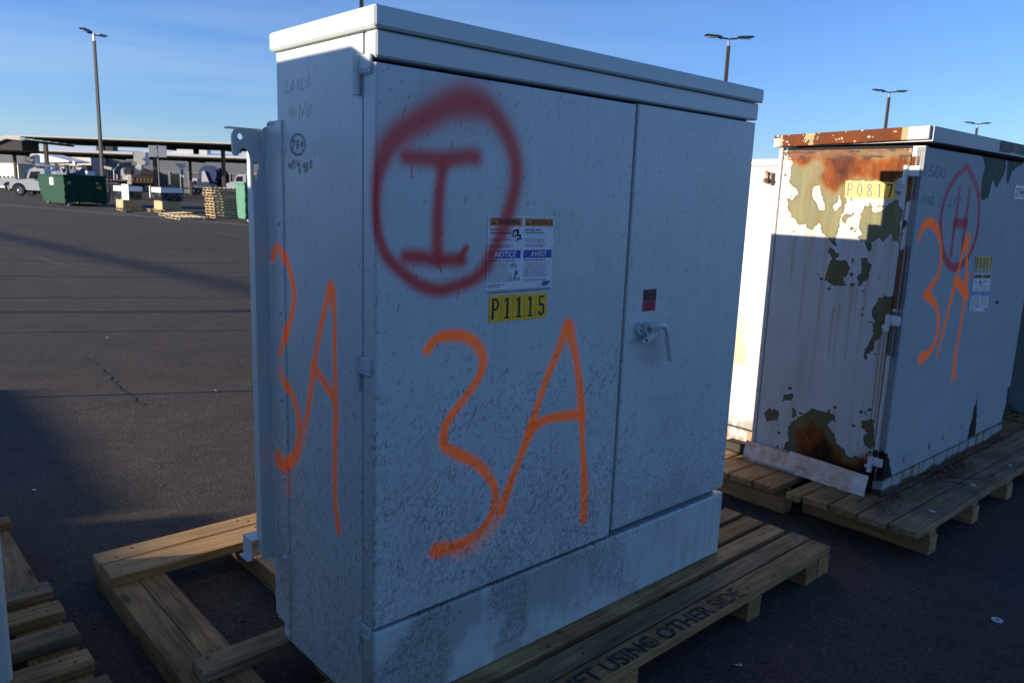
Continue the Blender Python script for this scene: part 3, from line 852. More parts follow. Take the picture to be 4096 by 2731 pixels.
def paint_right_door(A, B):
    Cc = base_grey(A, B, 2)
    low = np.clip((0.95 - B) / 0.6, 0, 1)
    Cc = mix(Cc, smooth((fbm(A, B, 5, 18) - 0.42) / 0.3) * low * 0.3, (0.17, 0.14, 0.105))
    # soft darker mottled halo and run below the handle
    h = np.exp(-(((A - 1.16) / 0.07) ** 2 + ((B - 1.13) / 0.06) ** 2)) * 0.35 + np.exp(-(((A - 1.20) / 0.05) ** 2 + ((B - 1.05) / 0.05) ** 2)) * 0.18
    Cc = mix(Cc, h * (0.6 + 0.6 * fbm(A, B, 30, 4)), (0.12, 0.11, 0.10))
    M = specks(A, B, 1700, lambda a, b: 0.05 + 0.95 * min(1, max(0, (1.15 - b) / 0.65)) ** 1.3, 13)
    M = np.maximum(M, specks(A, B, 2600, lambda a, b: min(1, max(0, (0.85 - b) / 0.4)), 14, 0.002, 0.007, 0.001, 0.002))
    M = np.maximum(M, specks(A, B, 150, lambda a, b: 1.0 if b > 0.6 else 0.5, 15, 0.008, 0.03, 0.0012, 0.0026))
    return mix(Cc, M * 0.65, MUD)


def paint_sill(A, B):
    Cc = base_grey(A, B, 3)
    dirty = smooth((fbm(A, B, 4.2, 31, 5) - 0.44) / 0.14) * np.clip((A + 0.1) / 0.1, 0, 1)
    right = np.clip((1.15 - A) / 0.4, 0.15, 1)
    Cc = mix(Cc, dirty * 0.42 * right, (0.16, 0.13, 0.095))
    st = smooth((fbm(A * 7, B, 6, 77) - 0.55) / 0.2)
    Cc = mix(Cc, st * 0.22 * (A > 0.5), (0.20, 0.19, 0.17))
    M = specks(A, B, 7500, lambda a, b: 1.0 if vn(np.array(a), np.array(b), 6.0, 3) > 0.42 and a < 1.2 else 0.06, 23, 0.002, 0.009, 0.001, 0.002)
    return mix(Cc, M * (0.3 + 0.5 * dirty), MUD)


def paint_side(A, B):
    Cc = base_grey(A, B, 5)
    low = np.clip((1.1 - B) / 0.8, 0, 1)
    Cc = mix(Cc, smooth((fbm(A, B, 5, 41) - 0.45) / 0.3) * low * 0.22, (0.17, 0.14, 0.105))
    for s in OSS:
        Cc = mix(Cc, stroke(A, B, s, 0.5, 1.3) * (0.78 + 0.2 * fbm(A, B, 14, 19)), ORG)
    for s in OSSOFT:
        Cc = mix(Cc, stroke(A, B, s, 0.0, 1.5) * 0.35, ORG)
    for s in HAND1:
        Cc = mix(Cc, stroke(A, B, s, 0.5, 1.4, 0.0026) * 0.6, (0.10, 0.11, 0.12))
    for s in HAND2:
        Cc = mix(Cc, stroke(A, B, s, 0.5, 1.4, 0.0034) * 0.95, (0.02, 0.022, 0.025))
    for (x, z) in ((0.445, 1.913), (0.44, 1.79), (0.438, 1.78)):
        Cc = mix(Cc, stroke(A, B, [(x, z), (x + 0.001, z - 0.028)], 0.4, 1.3, 0.0012) * 0.7, (0.12, 0.07, 0.04))
    M = specks(A, B, int(2900 * min(1.0, (A.max() - A.min()) / 0.5)), lambda a, b: 0.05 + 0.95 * min(1, max(0, (1.25 - b) / 0.9)) ** 1.4, 33, 0.003, 0.014, 0.001, 0.002, 88, 10)
    return mix(Cc, M * 0.9, MUD)


zoff = 0.0
front = lambda off: (lambda a, b, d: (a, d + off, b))
sidep = lambda off: (lambda a, b, d: (d + off, a, b))
big_doors = panel('door', 0.0, 1.0035, ZS + 0.002, 1.9425, 0.0021, front(-0.001), paint_left_door, M_PAINT, big, 0.005, 0.058)
big_doors['label'] = 'wide door with red circled I and orange 3A'
door_r = panel('door', 1.0255, W_ - 0.001, ZS + 0.012, 1.9475, 0.0036, front(0.006), paint_right_door, M_PAINT, big, 0.005, 0.05)
door_r['label'] = 'narrow door with bent handle'
panel('sill', 0.0, W_, B0, ZS - 0.012, 0.0036, front(0.002), paint_sill, M_PAINT, big, 0.007, 0.056)
panel('side_panel', 0.0645, D_ + 0.012, B0 + 0.002, ZLB - 0.004, 0.003, sidep(0.001), paint_side, M_PAINT, big, 0.003, 0.03)
MB().box((0.0, 0.0, ZH + 0.004), (W_, 0.055, ZLB - 0.003), 0.005).build('header_rail', M_GREY, big)
# lid: shallow folded pan with a turned-under lip
ld = MB()
ld.box((-0.012, -0.012, ZLB), (W_ + 0.012, D_ + 0.03, ZL), 0.006)
ld.box((0.03, 0.03, ZL), (W_ - 0.03, D_ - 0.02, ZL + 0.004), 0.003)
ld.build('lid', M_GREY, big)
# inner shell fills the carcass behind the doors
sh = MB()
sh.box((0.018, 0.045, B0 + 0.01), (W_ - 0.012, D_ - 0.01, ZLB - 0.002))
sh.build('inner_shell', M_DARK, big)
MB().box((W_ - 0.02, 0.058, B0), (W_, D_, ZLB - 0.003), 0.004).build('side_panel', M_GREY, big)
MB().box((0.04, D_ - 0.012, 1.80), (W_ - 0.02, D_ + 0.006, ZLB - 0.004), 0.002).build('back_panel', M_GREY, big)

# flange strip bolted to the tank, with dome bolts
fl = panel('flange_strip', 0.508, 0.549, B0 + 0.012, 1.826, 0.003, sidep(-0.006), paint_side, M_PAINT, big, 0.003, 0.03)
bm = MB().dome((0, 0, 0), (-1, 0, 0), 0.0105, 0.009, 12)
bm.tube([(0.002, 0, 0), (-0.001, 0, 0)], 0.013, 12)
bme = bm.mesh('bolt', M_GREY)
for v, z in ((0.533, 1.526), (0.534, 1.25), (0.534, 0.974), (0.531, 0.707), (0.528, 0.435), (0.527, 0.163)):
    link('bolt', bme, fl, (-0.006, v, z))
# tank front plate with a weld bead along the edge
tp = panel('tank_plate', 0.5495, 0.604, 0.185, 1.818, 0.0035, sidep(-0.002), paint_side, M_PAINT, big, 0.003, 0.02)
MB().box((0.019, 0.5495, 0.19), (W_ - 0.02, 0.6035, 1.8175)).build('tank_frame', M_GREY, big)
wb = MB()
gg = np.random.default_rng(2)
pts = [(-0.001 + gg.normal(0, 0.0012), 0.606 + gg.normal(0, 0.0015), z) for z in np.linspace(0.2, 1.81, 70)]
wb.tube(pts, [0.005 + 0.003 * gg.random() for _ in pts], 6)
pts = [(-0.001 + gg.normal(0, 0.001), v, 1.819 + gg.normal(0, 0.002)) for v in np.linspace(0.553, 0.606, 8)]
wb.tube(pts, [0.005 + 0.003 * gg.random() for _ in pts], 6)
wb.build('weld_bead', M_GREY, tp)
# stiffener channel: tapered web facing front, flange behind it
sc = MB()
sc.prism([(-0.004, 1.76), (-0.022, 1.725), (-0.0505, 1.604), (-0.0505, 0.405), (0.0, 0.405), (0.01, 1.76)], 1, 0.610, 0.616)
sc.box((-0.0505, 0.616, 0.42), (-0.0445, 0.648, 1.775))
sc.build('stiffener', M_GREY, big)
MB().prism([(0.40, 0.605), (0.40, 1.30), (1.46, 1.30), (1.46, 0.605)], 2, 0.19, 1.775).build('tank', M_GREY, big)
MB().box((0.38, 0.606, 1.7755), (1.48, 1.295, 1.80), 0.004).build('tank_cover', M_GREY, big)
# lifting hook
def hook_poly():
    z3 = lambda x, y: ((x - 540) / 3.137 * 0.000785 - 0.003, 1.798 - (y - 140) / 3.137 * 0.00076)
    px = [(480, 535), (350, 533), (344, 470), (332, 420), (308, 385), (275, 365), (240, 370), (215, 392), (204, 425), (196, 455), (165, 468), (140, 455), (128, 425), (122, 230),
          (135, 190), (160, 150), (195, 130), (380, 144), (540, 132), (545, 300), (500, 420)]
    return [z3(*p) for p in px]
hp = hook_poly()
hk = MB()
def slab_with_hole(b, poly, c, r, y0, y1, n=20):
    """Extruded plate with a round hole (bridged outline)."""
    ring = [(c[0] + r * math.cos(t), c[1] + r * math.sin(t)) for t in np.linspace(0, 2 * math.pi, n, endpoint=False)]
    import mathutils.geometry as mg
    tris = mg.tessellate_polygon([[Vector((p[0], p[1], 0)) for p in poly], [Vector((p[0], p[1], 0)) for p in ring]])
    pts = poly + ring
    N = len(pts)
    v = [(p[0], y0, p[1]) for p in pts] + [(p[0], y1, p[1]) for p in pts]
    f = [tuple(t) for t in tris] + [tuple(i + N for i in t[::-1]) for t in tris]
    m_ = len(poly)
    f += [(i, (i + 1) % m_, N + (i + 1) % m_, N + i) for i in range(m_)]
    f += [(m_ + i, m_ + (i + 1) % n, N + m_ + (i + 1) % n, N + m_ + i) for i in range(n)]
    b.add(v, f)
zc = ((225 - 540) / 3.137 * 0.000785 - 0.003, 1.798 - (230 - 140) / 3.137 * 0.00076)
slab_with_hole(hk, hp, zc, 0.0098, 0.6165, 0.628)
hk.build('lifting_hook', M_GREY, big)
MB().prism([(-0.022, 1.727), (-0.019, 1.720), (0.0, 1.718), (0.0, 1.815), (-0.014, 1.806), (-0.022, 1.795)], 1, 0.606, 0.6095).build('hook_pad', M_GREY, big)
MB().box((-0.115, 0.628, 1.7985), (0.02, 0.66, 1.8035), 0.001).build('cover_lip', M_WHITE, big)
# Z bracket at the foot of the tank
zb = MB()
zb.box((-0.073, 0.632, 0.4685), (0.02, 0.70, 0.473))
zb.box((-0.0775, 0.632, 0.402), (-0.0730, 0.70, 0.473))
zb.box((-0.092, 0.632, 0.402), (-0.0775, 0.70, 0.4065))
zb.box((0.0, 0.61, 0.36), (0.02, 0.70, 0.44))
zb.build('jacking_bracket', M_GREY, big)

# hinges at the front corner
def hinge(parent, z0, z1, zmid, u=-0.008, v=0.078, m_=M_GREY, plate=True):
    h = MB()
    h.tube([(u, v, z0), (u, v, zmid - 0.001)], 0.0125, 12)
    h.build('hinge', m_, parent)
    k = MB()
    k.tube([(0, 0, 0), (0, 0, z1 - zmid)], 0.0125, 12)
    k.box((0.0, -0.062, 0.002), (0.010, -0.004, z1 - zmid - 0.002), 0.003)
    pts = [(0.004, -0.06 + 0.02 * t, -0.003 + 0.004 * math.sin(t * 9)) for t in np.linspace(0, 2.6, 9)]
    k.tube(pts, 0.006, 6)
    hg = bpy.data.objects.new('hinge', k.mesh('hinge', m_)); COL.objects.link(hg)
    hg.parent = parent; hg.location = (u, v, zmid)
    r_ = MB()
    for dz in (0.025, 0.06):
        if zmid - z0 > dz + 0.01:
            r_.dome((0.001, v + 0.026, zmid - dz), (-1, 0, 0), 0.011, 0.009, 10)
    if r_.v:
        r_.build('rivet', m_, parent)
hinge(big, 1.868, 1.966, 1.925)
hinge(big, 1.100, 1.196, 1.155)
hinge(big, 0.345, 0.419, 0.385)
# handle: two lock cups, hasp plate, bent rod
hd = MB()
for (x, dep) in ((1.103, 0.016), (1.128, 0.030)):
    n = 18
    ro, ri = 0.0205, 0.0155
    v, f = [], []
    for y, rr in ((0.0, ro), (-dep, ro), (-dep, ri), (-dep + 0.02, ri)):
        for k in range(n):
            t = 2 * math.pi * k / n
            v.append((x + rr * math.cos(t), 0.006 + y, 1.182 + rr * math.sin(t) * 1.15))
    for i in range(3):
        for k in range(n):
            f.append((i * n + k, i * n + (k + 1) % n, (i + 1) * n + (k + 1) % n, (i + 1) * n + k))
    f.append(tuple(3 * n + k for k in range(n)))
    hd.add(v, f)
hd.dome((1.103, 0.002, 1.182), (0, -1, 0), 0.010, 0.010, 10)
hdo = hd.build('lock_cup', M_GREY, door_r)
MB().prism([(1.078, 1.142), (1.092, 1.133), (1.130, 1.136), (1.178, 1.166), (1.178, 1.176), (1.125, 1.162)], 1, -0.032, -0.025).build('hasp', M_GREY, door_r)
MB().tube([(1.128, 0.004, 1.190), (1.128, -0.036, 1.191), (1.14, -0.043, 1.194), (1.162, -0.045, 1.195), (1.185, -0.045, 1.189), (1.200, -0.045, 1.176), (1.208, -0.045, 1.160), (1.238, -0.045, 1.058)],
          0.0098, 12).build('handle', M_GREY, door_r)
hl = MB()
hl.tube([(1.104, -0.0255, 1.1435), (1.104, -0.0328, 1.1435)], 0.006, 12)
hl.build('hasp_eye', M_DARK, door_r)

# --- number plates made of five tiles
M_YEL = mat('yellow_plate', (0.95, 0.50, 0.008), 0.45, var=0.10, scale=20)
M_YELP = mat('faded_yellow_plate', (0.70, 0.42, 0.11), 0.6, var=0.12, scale=20)


def digit_polys(ch):
    """Block numeral outlines as rectangles/arcs in a 0..1 x 0..1 cell."""
    t = 0.20
    def arc(cx, cy, rx, ry, a0, a1, n=10):
        out = []
        T = np.linspace(R(a0), R(a1), n)
        for k in range(n - 1):
            q = []
            for a, s in ((T[k], 1), (T[k + 1], 1), (T[k + 1], 0), (T[k], 0)):
                q.append((cx + (rx - (0 if s else t)) * math.cos(a), cy + (ry - (0 if s else t * 0.62)) * math.sin(a)))
            out.append(q)
        return out
    rc = lambda x0, y0, x1, y1: [[(x0, y0), (x1, y0), (x1, y1), (x0, y1)]]
    if ch == '1':
        return rc(0.40, 0, 0.62, 1) + rc(0.2, 0, 0.82, 0.08) + [[(0.2, 0.80), (0.40, 0.86), (0.40, 1.0), (0.2, 0.90)]]
    if ch == 'P':
        return rc(0.14, 0, 0.36, 1) + rc(0.36, 0.90, 0.55, 1) + rc(0.36, 0.42, 0.55, 0.52) + arc(0.55, 0.71, 0.33, 0.29, -90, 90)
    if ch == '5':
        return rc(0.2, 0.9, 0.82, 1) + rc(0.2, 0.5, 0.36, 0.9) + arc(0.48, 0.325, 0.38, 0.325, -160, 130, 14)
    if ch == '0':
        return arc(0.5, 0.5, 0.36, 0.5, 0, 360, 20)
    if ch == '8':
        return arc(0.5, 0.26, 0.37, 0.26, 0, 360, 16) + arc(0.5, 0.76, 0.32, 0.24, 0, 360, 16)
    if ch == '7':
        return rc(0.16, 0.88, 0.86, 1) + [[(0.36, 0), (0.58, 0), (0.86, 0.88), (0.66, 0.88)]]
    return []


M_WORN = mat('worn_numeral', (0.10, 0.095, 0.08), 0.6)


def number_plate(parent, s, quad, place, mat_, faded=()):
    """quad: lower-left, lower-right, upper-right, upper-left in the (a, b) plane of the face."""
    ll, lr, ur, ul = [Vector(q) for q in quad]
    def P(x, y, d):
        a = ll.lerp(lr, x); c = ul.lerp(ur, x); p = a.lerp(c, y)
        return place(p.x, p.y, d)
    bp = MB()
    n = len(s)
    for i in range(n):
        x0, x1 = i / n + 0.004, (i + 1) / n - 0.004
        v = [P(x, y, d) for d in (0.0, -0.0022) for x, y in ((x0, 0), (x1, 0), (x1, 1), (x0, 1))]
        bp.add(v, [(4, 5, 6, 7), (0, 1, 5, 4), (1, 2, 6, 5), (2, 3, 7, 6), (3, 0, 4, 7)])
    o = bp.build('number_plate', mat_, parent)
    for i, ch in enumerate(s):
        tx = MB()
        for poly in digit_polys(ch):
            v = [P((i + 0.1 + 0.8 * px_) / n, 0.1 + 0.8 * py_, -0.0029) for px_, py_ in poly]
            tx.add(v, [tuple(range(len(v)))])
        tx.build('numeral', M_WORN if i in faded else M_INK, o)
    return o


number_plate(big, 'P1115', ((0.386, 1.2635), (0.625, 1.260), (0.624, 1.338), (0.387, 1.342)), lambda a, b, d: (a, d - 0.0012, b), M_YEL)

# --- bilingual safety label
M_LABEL = paint_mat('label_vinyl', 0.45, 0.0)
M_BLUEINK = mat('blue_print', (0.02, 0.045, 0.26), 0.5, var=0.02)
M_LWHITE = mat('white_print', (0.72, 0.72, 0.72), 0.5, var=0.02)
M_FINE = mat('fine_print', (0.05, 0.05, 0.055), 0.6, var=0.3, scale=300)


def safety_label(parent, quad, place, overspray=None, step=0.0022, blue=(0.03, 0.05, 0.36), orange=(0.62, 0.20, 0.015), spots=None):
    ll, lr, ur, ul = [np.array(q, dtype=float) for q in quad]
    def Q(x, y):
        p = (ll[:, None] * (1 - x) + lr[:, None] * x) * (1 - y) + (ul[:, None] * (1 - x) + ur[:, None] * x) * y
        return p[0], p[1]
    w = np.linalg.norm(lr - ll); h = np.linalg.norm(ul - ll)
    def paint(A, B):
        x, y = A / w, B / h
        Cc = np.empty(A.shape + (3,), dtype=np.float32); Cc[:] = (0.72, 0.72, 0.74)
        box = lambda x0, x1, y0, y1: ((x > x0) & (x < x1) & (y > y0) & (y < y1)).astype(np.float32)
        for x0, x1 in ((0.02, 0.495), (0.535, 0.985)):
            Cc = mix(Cc, box(x0, x1, 0.865, 0.985), orange)
            Cc = mix(Cc, box(x0, x1, 0.43, 0.545), blue)
        if overspray is not None:
            a, b = Q(x.ravel(), y.ravel())
            a, b = a.reshape(x.shape), b.reshape(x.shape)
            Cc = overspray(a, b, Cc)
        if spots is not None:
            Cc = mix(Cc, specks(A, B, spots, lambda a, b: 1.0, 5, 0.004, 0.02, 0.0008, 0.0016, 62, 25) * 0.7, (0.12, 0.09, 0.06))
        return Cc
    def pl(A, B, d):
        x, y = A / w, B / h
        x, y = np.broadcast_arrays(x, y)
        a, b = Q(x.ravel(), y.ravel())
        return place(a.reshape(x.shape), b.reshape(x.shape), d - 0.0018)
    lab = panel('safety_label', 0, w, 0, h, step, pl, paint, M_LABEL, parent, 0.0008, 0.0016)
    parts = []
    def put(s, x, y, hh, ww, mi=0, bold=0.0, shear=0.0):
        me = text_mesh(s, hh * h, ww * w, bold, shear)
        def fn(cx, cy):
            a, b = Q(x + cx / w, y + cy / h)
            p = place(a, b, np.full_like(a, -0.0026))
            return [np.broadcast_to(q, a.shape) for q in p]
        map_mesh(me, fn); parts.append((me, mi))
    put('WARNING', 0.14, 0.890, 0.068, 0.32, 0, 0.02); put('ADVERTENCIA', 0.635, 0.890, 0.068, 0.335, 0, 0.012)
    put('NOTICE', 0.11, 0.452, 0.072, 0.32, 1, 0.02, 0.25); put('AVISO', 0.635, 0.452, 0.072, 0.255, 1, 0.02, 0.25)
    put('Keep Out!', 0.035, 0.812, 0.026, 0.12, 0, 0.01); put('Hazardous Voltage Inside.', 0.035, 0.765, 0.026, 0.31, 0, 0.01)
    put('Can shock, burn, or cause death.', 0.035, 0.675, 0.020, 0.31)
    put('If open or unlocked immediately call', 0.035, 0.605, 0.020, 0.33); put('Salt River Project (602) 236-8811', 0.035, 0.575, 0.020, 0.30)
    put('¡Manténgase Alejado!', 0.55, 0.812, 0.026, 0.25, 0, 0.01); put('Contiene Voltaje Peligroso.', 0.55, 0.770, 0.026, 0.30, 0, 0.01)
    put('Puede producir choques eléctricos,', 0.55, 0.682, 0.020, 0.32); put('quemaduras o causar la muerte.', 0.55, 0.655, 0.020, 0.30)
    put('Si se encuentra abierto o sin llave llame a', 0.55, 0.612, 0.020, 0.34); put('Salt River Project (602) 236-8811', 0.55, 0.585, 0.020, 0.30)
    put('Energized Electrical Equipment', 0.03, 0.393, 0.024, 0.38, 0, 0.008); put('Equipo Eléctrico Energizado', 0.555, 0.395, 0.024, 0.33, 0, 0.008)
    left = ['Keep this working access clear', 'for safety when repairing electric', 'equipment. Please do not place any', 'structures, (fences, shrubs, trees etc.)', 'less than 12 feet in front of the doors',
            'and 3 feet from the sides. Please contact', 'Design at 602-236-0777 before placing', 'any temporary or permanent structure', '(sheds, pool models, accessory buildings,', 'etc.) within 10 feet of this equipment.']
    right = ['Obstrucciones pueden causar retrasos en restaurar', 'el servicio eléctrico. Por favor no ponga obstrucciones', '(cercas, arbustos, árboles, etc.) a una distancia menos de',
             'doce pies en frente de las puertas y tres pies a los lados.', 'Por favor contacte a Design a 602-236-0777 antes', 'de poner estructuras temporales o permanentes', '(tinglados, modelos de piscinas, edificios, accesorios, etc.)', 'dentro de 10 pies de este equipo.']
    for i, s in enumerate(left):
        put(s, 0.03, 0.355 - i * 0.027, 0.017, 0.29 + 0.06 * (i > 4), 2)
    for i, s in enumerate(right):
        put(s, 0.555, 0.355 - i * 0.027, 0.017, 0.40 - 0.04 * (i % 3), 2)
    put('Direct sprinkler heads away', 0.03, 0.066, 0.020, 0.24, 0, 0.008); put('from this enclosure.', 0.03, 0.040, 0.020, 0.17, 0, 0.008)
    put('Dirija los aspersores alejados de este equipo.', 0.555, 0.115, 0.019, 0.36, 0, 0.006)
    put('SRP', 0.845, 0.035, 0.062, 0.13, 3, 0.05, 0.3)
    b = MB()
    def shape(poly, mi=0, z=-0.0026):
        v = []
        for (x, y) in poly:
            a, c = Q(np.array([x]), np.array([y]))
            v.append([float(np.ravel(q)[0]) for q in place(a, c, np.array([z]))])
        b.add(v, [tuple(range(len(v)))], mi)
    for x0 in (0.055, 0.56):                       # warning triangles
        shape([(x0, 0.888), (x0 + 0.058, 0.888), (x0 + 0.029, 0.962)])
        shape([(x0 + 0.025, 0.904), (x0 + 0.033, 0.904), (x0 + 0.036, 0.94), (x0 + 0.022, 0.94)], 4, -0.003)
    # pictogram: open cabinet and a figure thrown backwards
    shape([(0.36, 0.72), (0.455, 0.735), (0.455, 0.82), (0.36, 0.80)]); shape([(0.36, 0.805), (0.41, 0.83), (0.455, 0.825), (0.40, 0.80)])
    shape([(0.375, 0.735), (0.392, 0.737), (0.392, 0.795), (0.375, 0.79)], 1, -0.003); shape([(0.402, 0.738), (0.418, 0.74), (0.418, 0.80), (0.402, 0.797)], 1, -0.003)
    shape([(0.478 + 0.014 * math.cos(t), 0.742 + 0.016 * math.sin(t)) for t in np.linspace(0, 6.28, 10, endpoint=False)])
    for pl_ in ([(0.43, 0.755), (0.437, 0.765), (0.475, 0.725), (0.467, 0.715)], [(0.455, 0.69), (0.47, 0.728), (0.485, 0.722), (0.475, 0.685)],
                [(0.42, 0.695), (0.424, 0.705), (0.468, 0.70), (0.462, 0.686)], [(0.424, 0.655), (0.434, 0.655), (0.452, 0.69), (0.44, 0.698)], [(0.475, 0.70), (0.50, 0.68), (0.506, 0.69), (0.482, 0.715)]):
        shape(pl_)
    # sketch of a worker pruning a tree
    gq = np.random.default_rng(8)
    for _ in range(60):
        th = gq.uniform(0, 6.28); rr = gq.uniform(0.25, 1)
        x, y = 0.395 + 0.065 * rr * math.cos(th), 0.325 + 0.05 * rr * math.sin(th)
        shape([(x, y), (x + 0.010, y + 0.004), (x + 0.004, y + 0.011)], 2)
    for _ in range(40):
        x, y = gq.uniform(0.36, 0.49), gq.uniform(0.115, 0.165)
        shape([(x, y), (x + 0.012, y + 0.003), (x + 0.004, y + 0.012)], 2)
    shape([(0.41, 0.14), (0.425, 0.14), (0.43, 0.25), (0.42, 0.25)], 2)
    shape([(0.425, 0.20), (0.455, 0.20), (0.458, 0.255), (0.43, 0.25)], 3)
    shape([(0.443 + 0.011 * math.cos(t), 0.265 + 0.012 * math.sin(t)) for t in np.linspace(0, 6.28, 8, endpoint=False)], 3)
    tmp = b.mesh('print', [])
    parts.append((tmp, 0))
    mats = [M_INK, M_LWHITE, M_FINE, M_BLUEINK, mat('orange_print', orange, 0.5, var=0.02)]
    # keep the material indices of the drawn shapes
    jb = MB()
    for me, mi in parts[:-1]:
        jb.add([v.co[:] for v in me.vertices], [tuple(p.vertices) for p in me.polygons], mi)
        bpy.data.meshes.remove(me)
    bpy.data.meshes.remove(tmp)
    o = len(jb.v)
    jb.v += b.v; jb.f += [tuple(i + o for i in f) for f in b.f]; jb.m += b.m
    link('label_print', jb.mesh('label_print', mats), lab)
    return lab


safety_label(big, ((0.370, 1.358), (0.639, 1.354), (0.641, 1.571), (0.373, 1.573)), lambda a, b, d: (a, d - 0.0012, b), red_over, 0.0022, spots=90)
# narrow mottled grey strip along the lower edge of the label
MB().box((0.38, -0.0022, 1.3475), (0.636, -0.0012, 1.3535)).build('label_edge_strip', mat('mottled_grey', (0.26, 0.27, 0.27), 0.8, var=0.4, scale=80), big)

# small red and black grounding notice
sk_ = MB()
sk_.box((1.1165, 0.0045, 1.2795), (1.1905, 0.0058, 1.319), 0, 0)
sk_.box((1.1165, 0.0045, 1.2405), (1.1905, 0.0058, 1.279), 0, 1)
no = sk_.build('notice_sticker', [mat('black_vinyl', (0.02, 0.018, 0.02), 0.5), mat('red_vinyl', (0.38, 0.02, 0.04), 0.5)], door_r)
ps = []
for s, z, mi in (("IF IT'S NOT", 1.3045, 1), ('GROUNDED', 1.2855, 1), ("IT'S NOT", 1.2625, 0), ('DEAD', 1.2465, 0)):
    me = text_mesh(s, 0.009, 0.058 if mi else 0.036, 0.01)
    x0 = 1.1245 if mi else 1.1355
    map_mesh(me, lambda x, y, x0=x0, z=z: (x + x0, 0 * x + 0.0036, y + z)); ps.append((me, mi))
link('notice_print', join_meshes('notice_print', ps, [M_INK, mat('red_print', (0.40, 0.03, 0.04), 0.5)]), no)

# ------------------------------------------------------------------ the rusty transformer
PRIM = (0.235, 0.195, 0.075)
PRIM2 = (0.15, 0.155, 0.10)
RST = (0.155, 0.034, 0.004)
RSTD = (0.062, 0.015, 0.007)
VDK = (0.016, 0.010, 0.008)
rz0 = 0.1708
rusty = thing('rusty_transformer', 'white transformer cabinet with peeling paint and rust, plate P0817 and a sprayed circled H', 'transformer', F2, YAW2, 'pad-mounted transformer cabinets')
D2, W2 = 0.735, 1.835


def old_white(A, B, seed):
    Cc = np.empty(A.shape + (3,), dtype=np.float32); Cc[:] = WHITE
    return Cc * (0.93 + 0.12 * fbm(A, B, 3, seed) + 0.06 * (fbm(A * 10, B * 0.6, 4, seed + 9) - 0.5))[..., None]


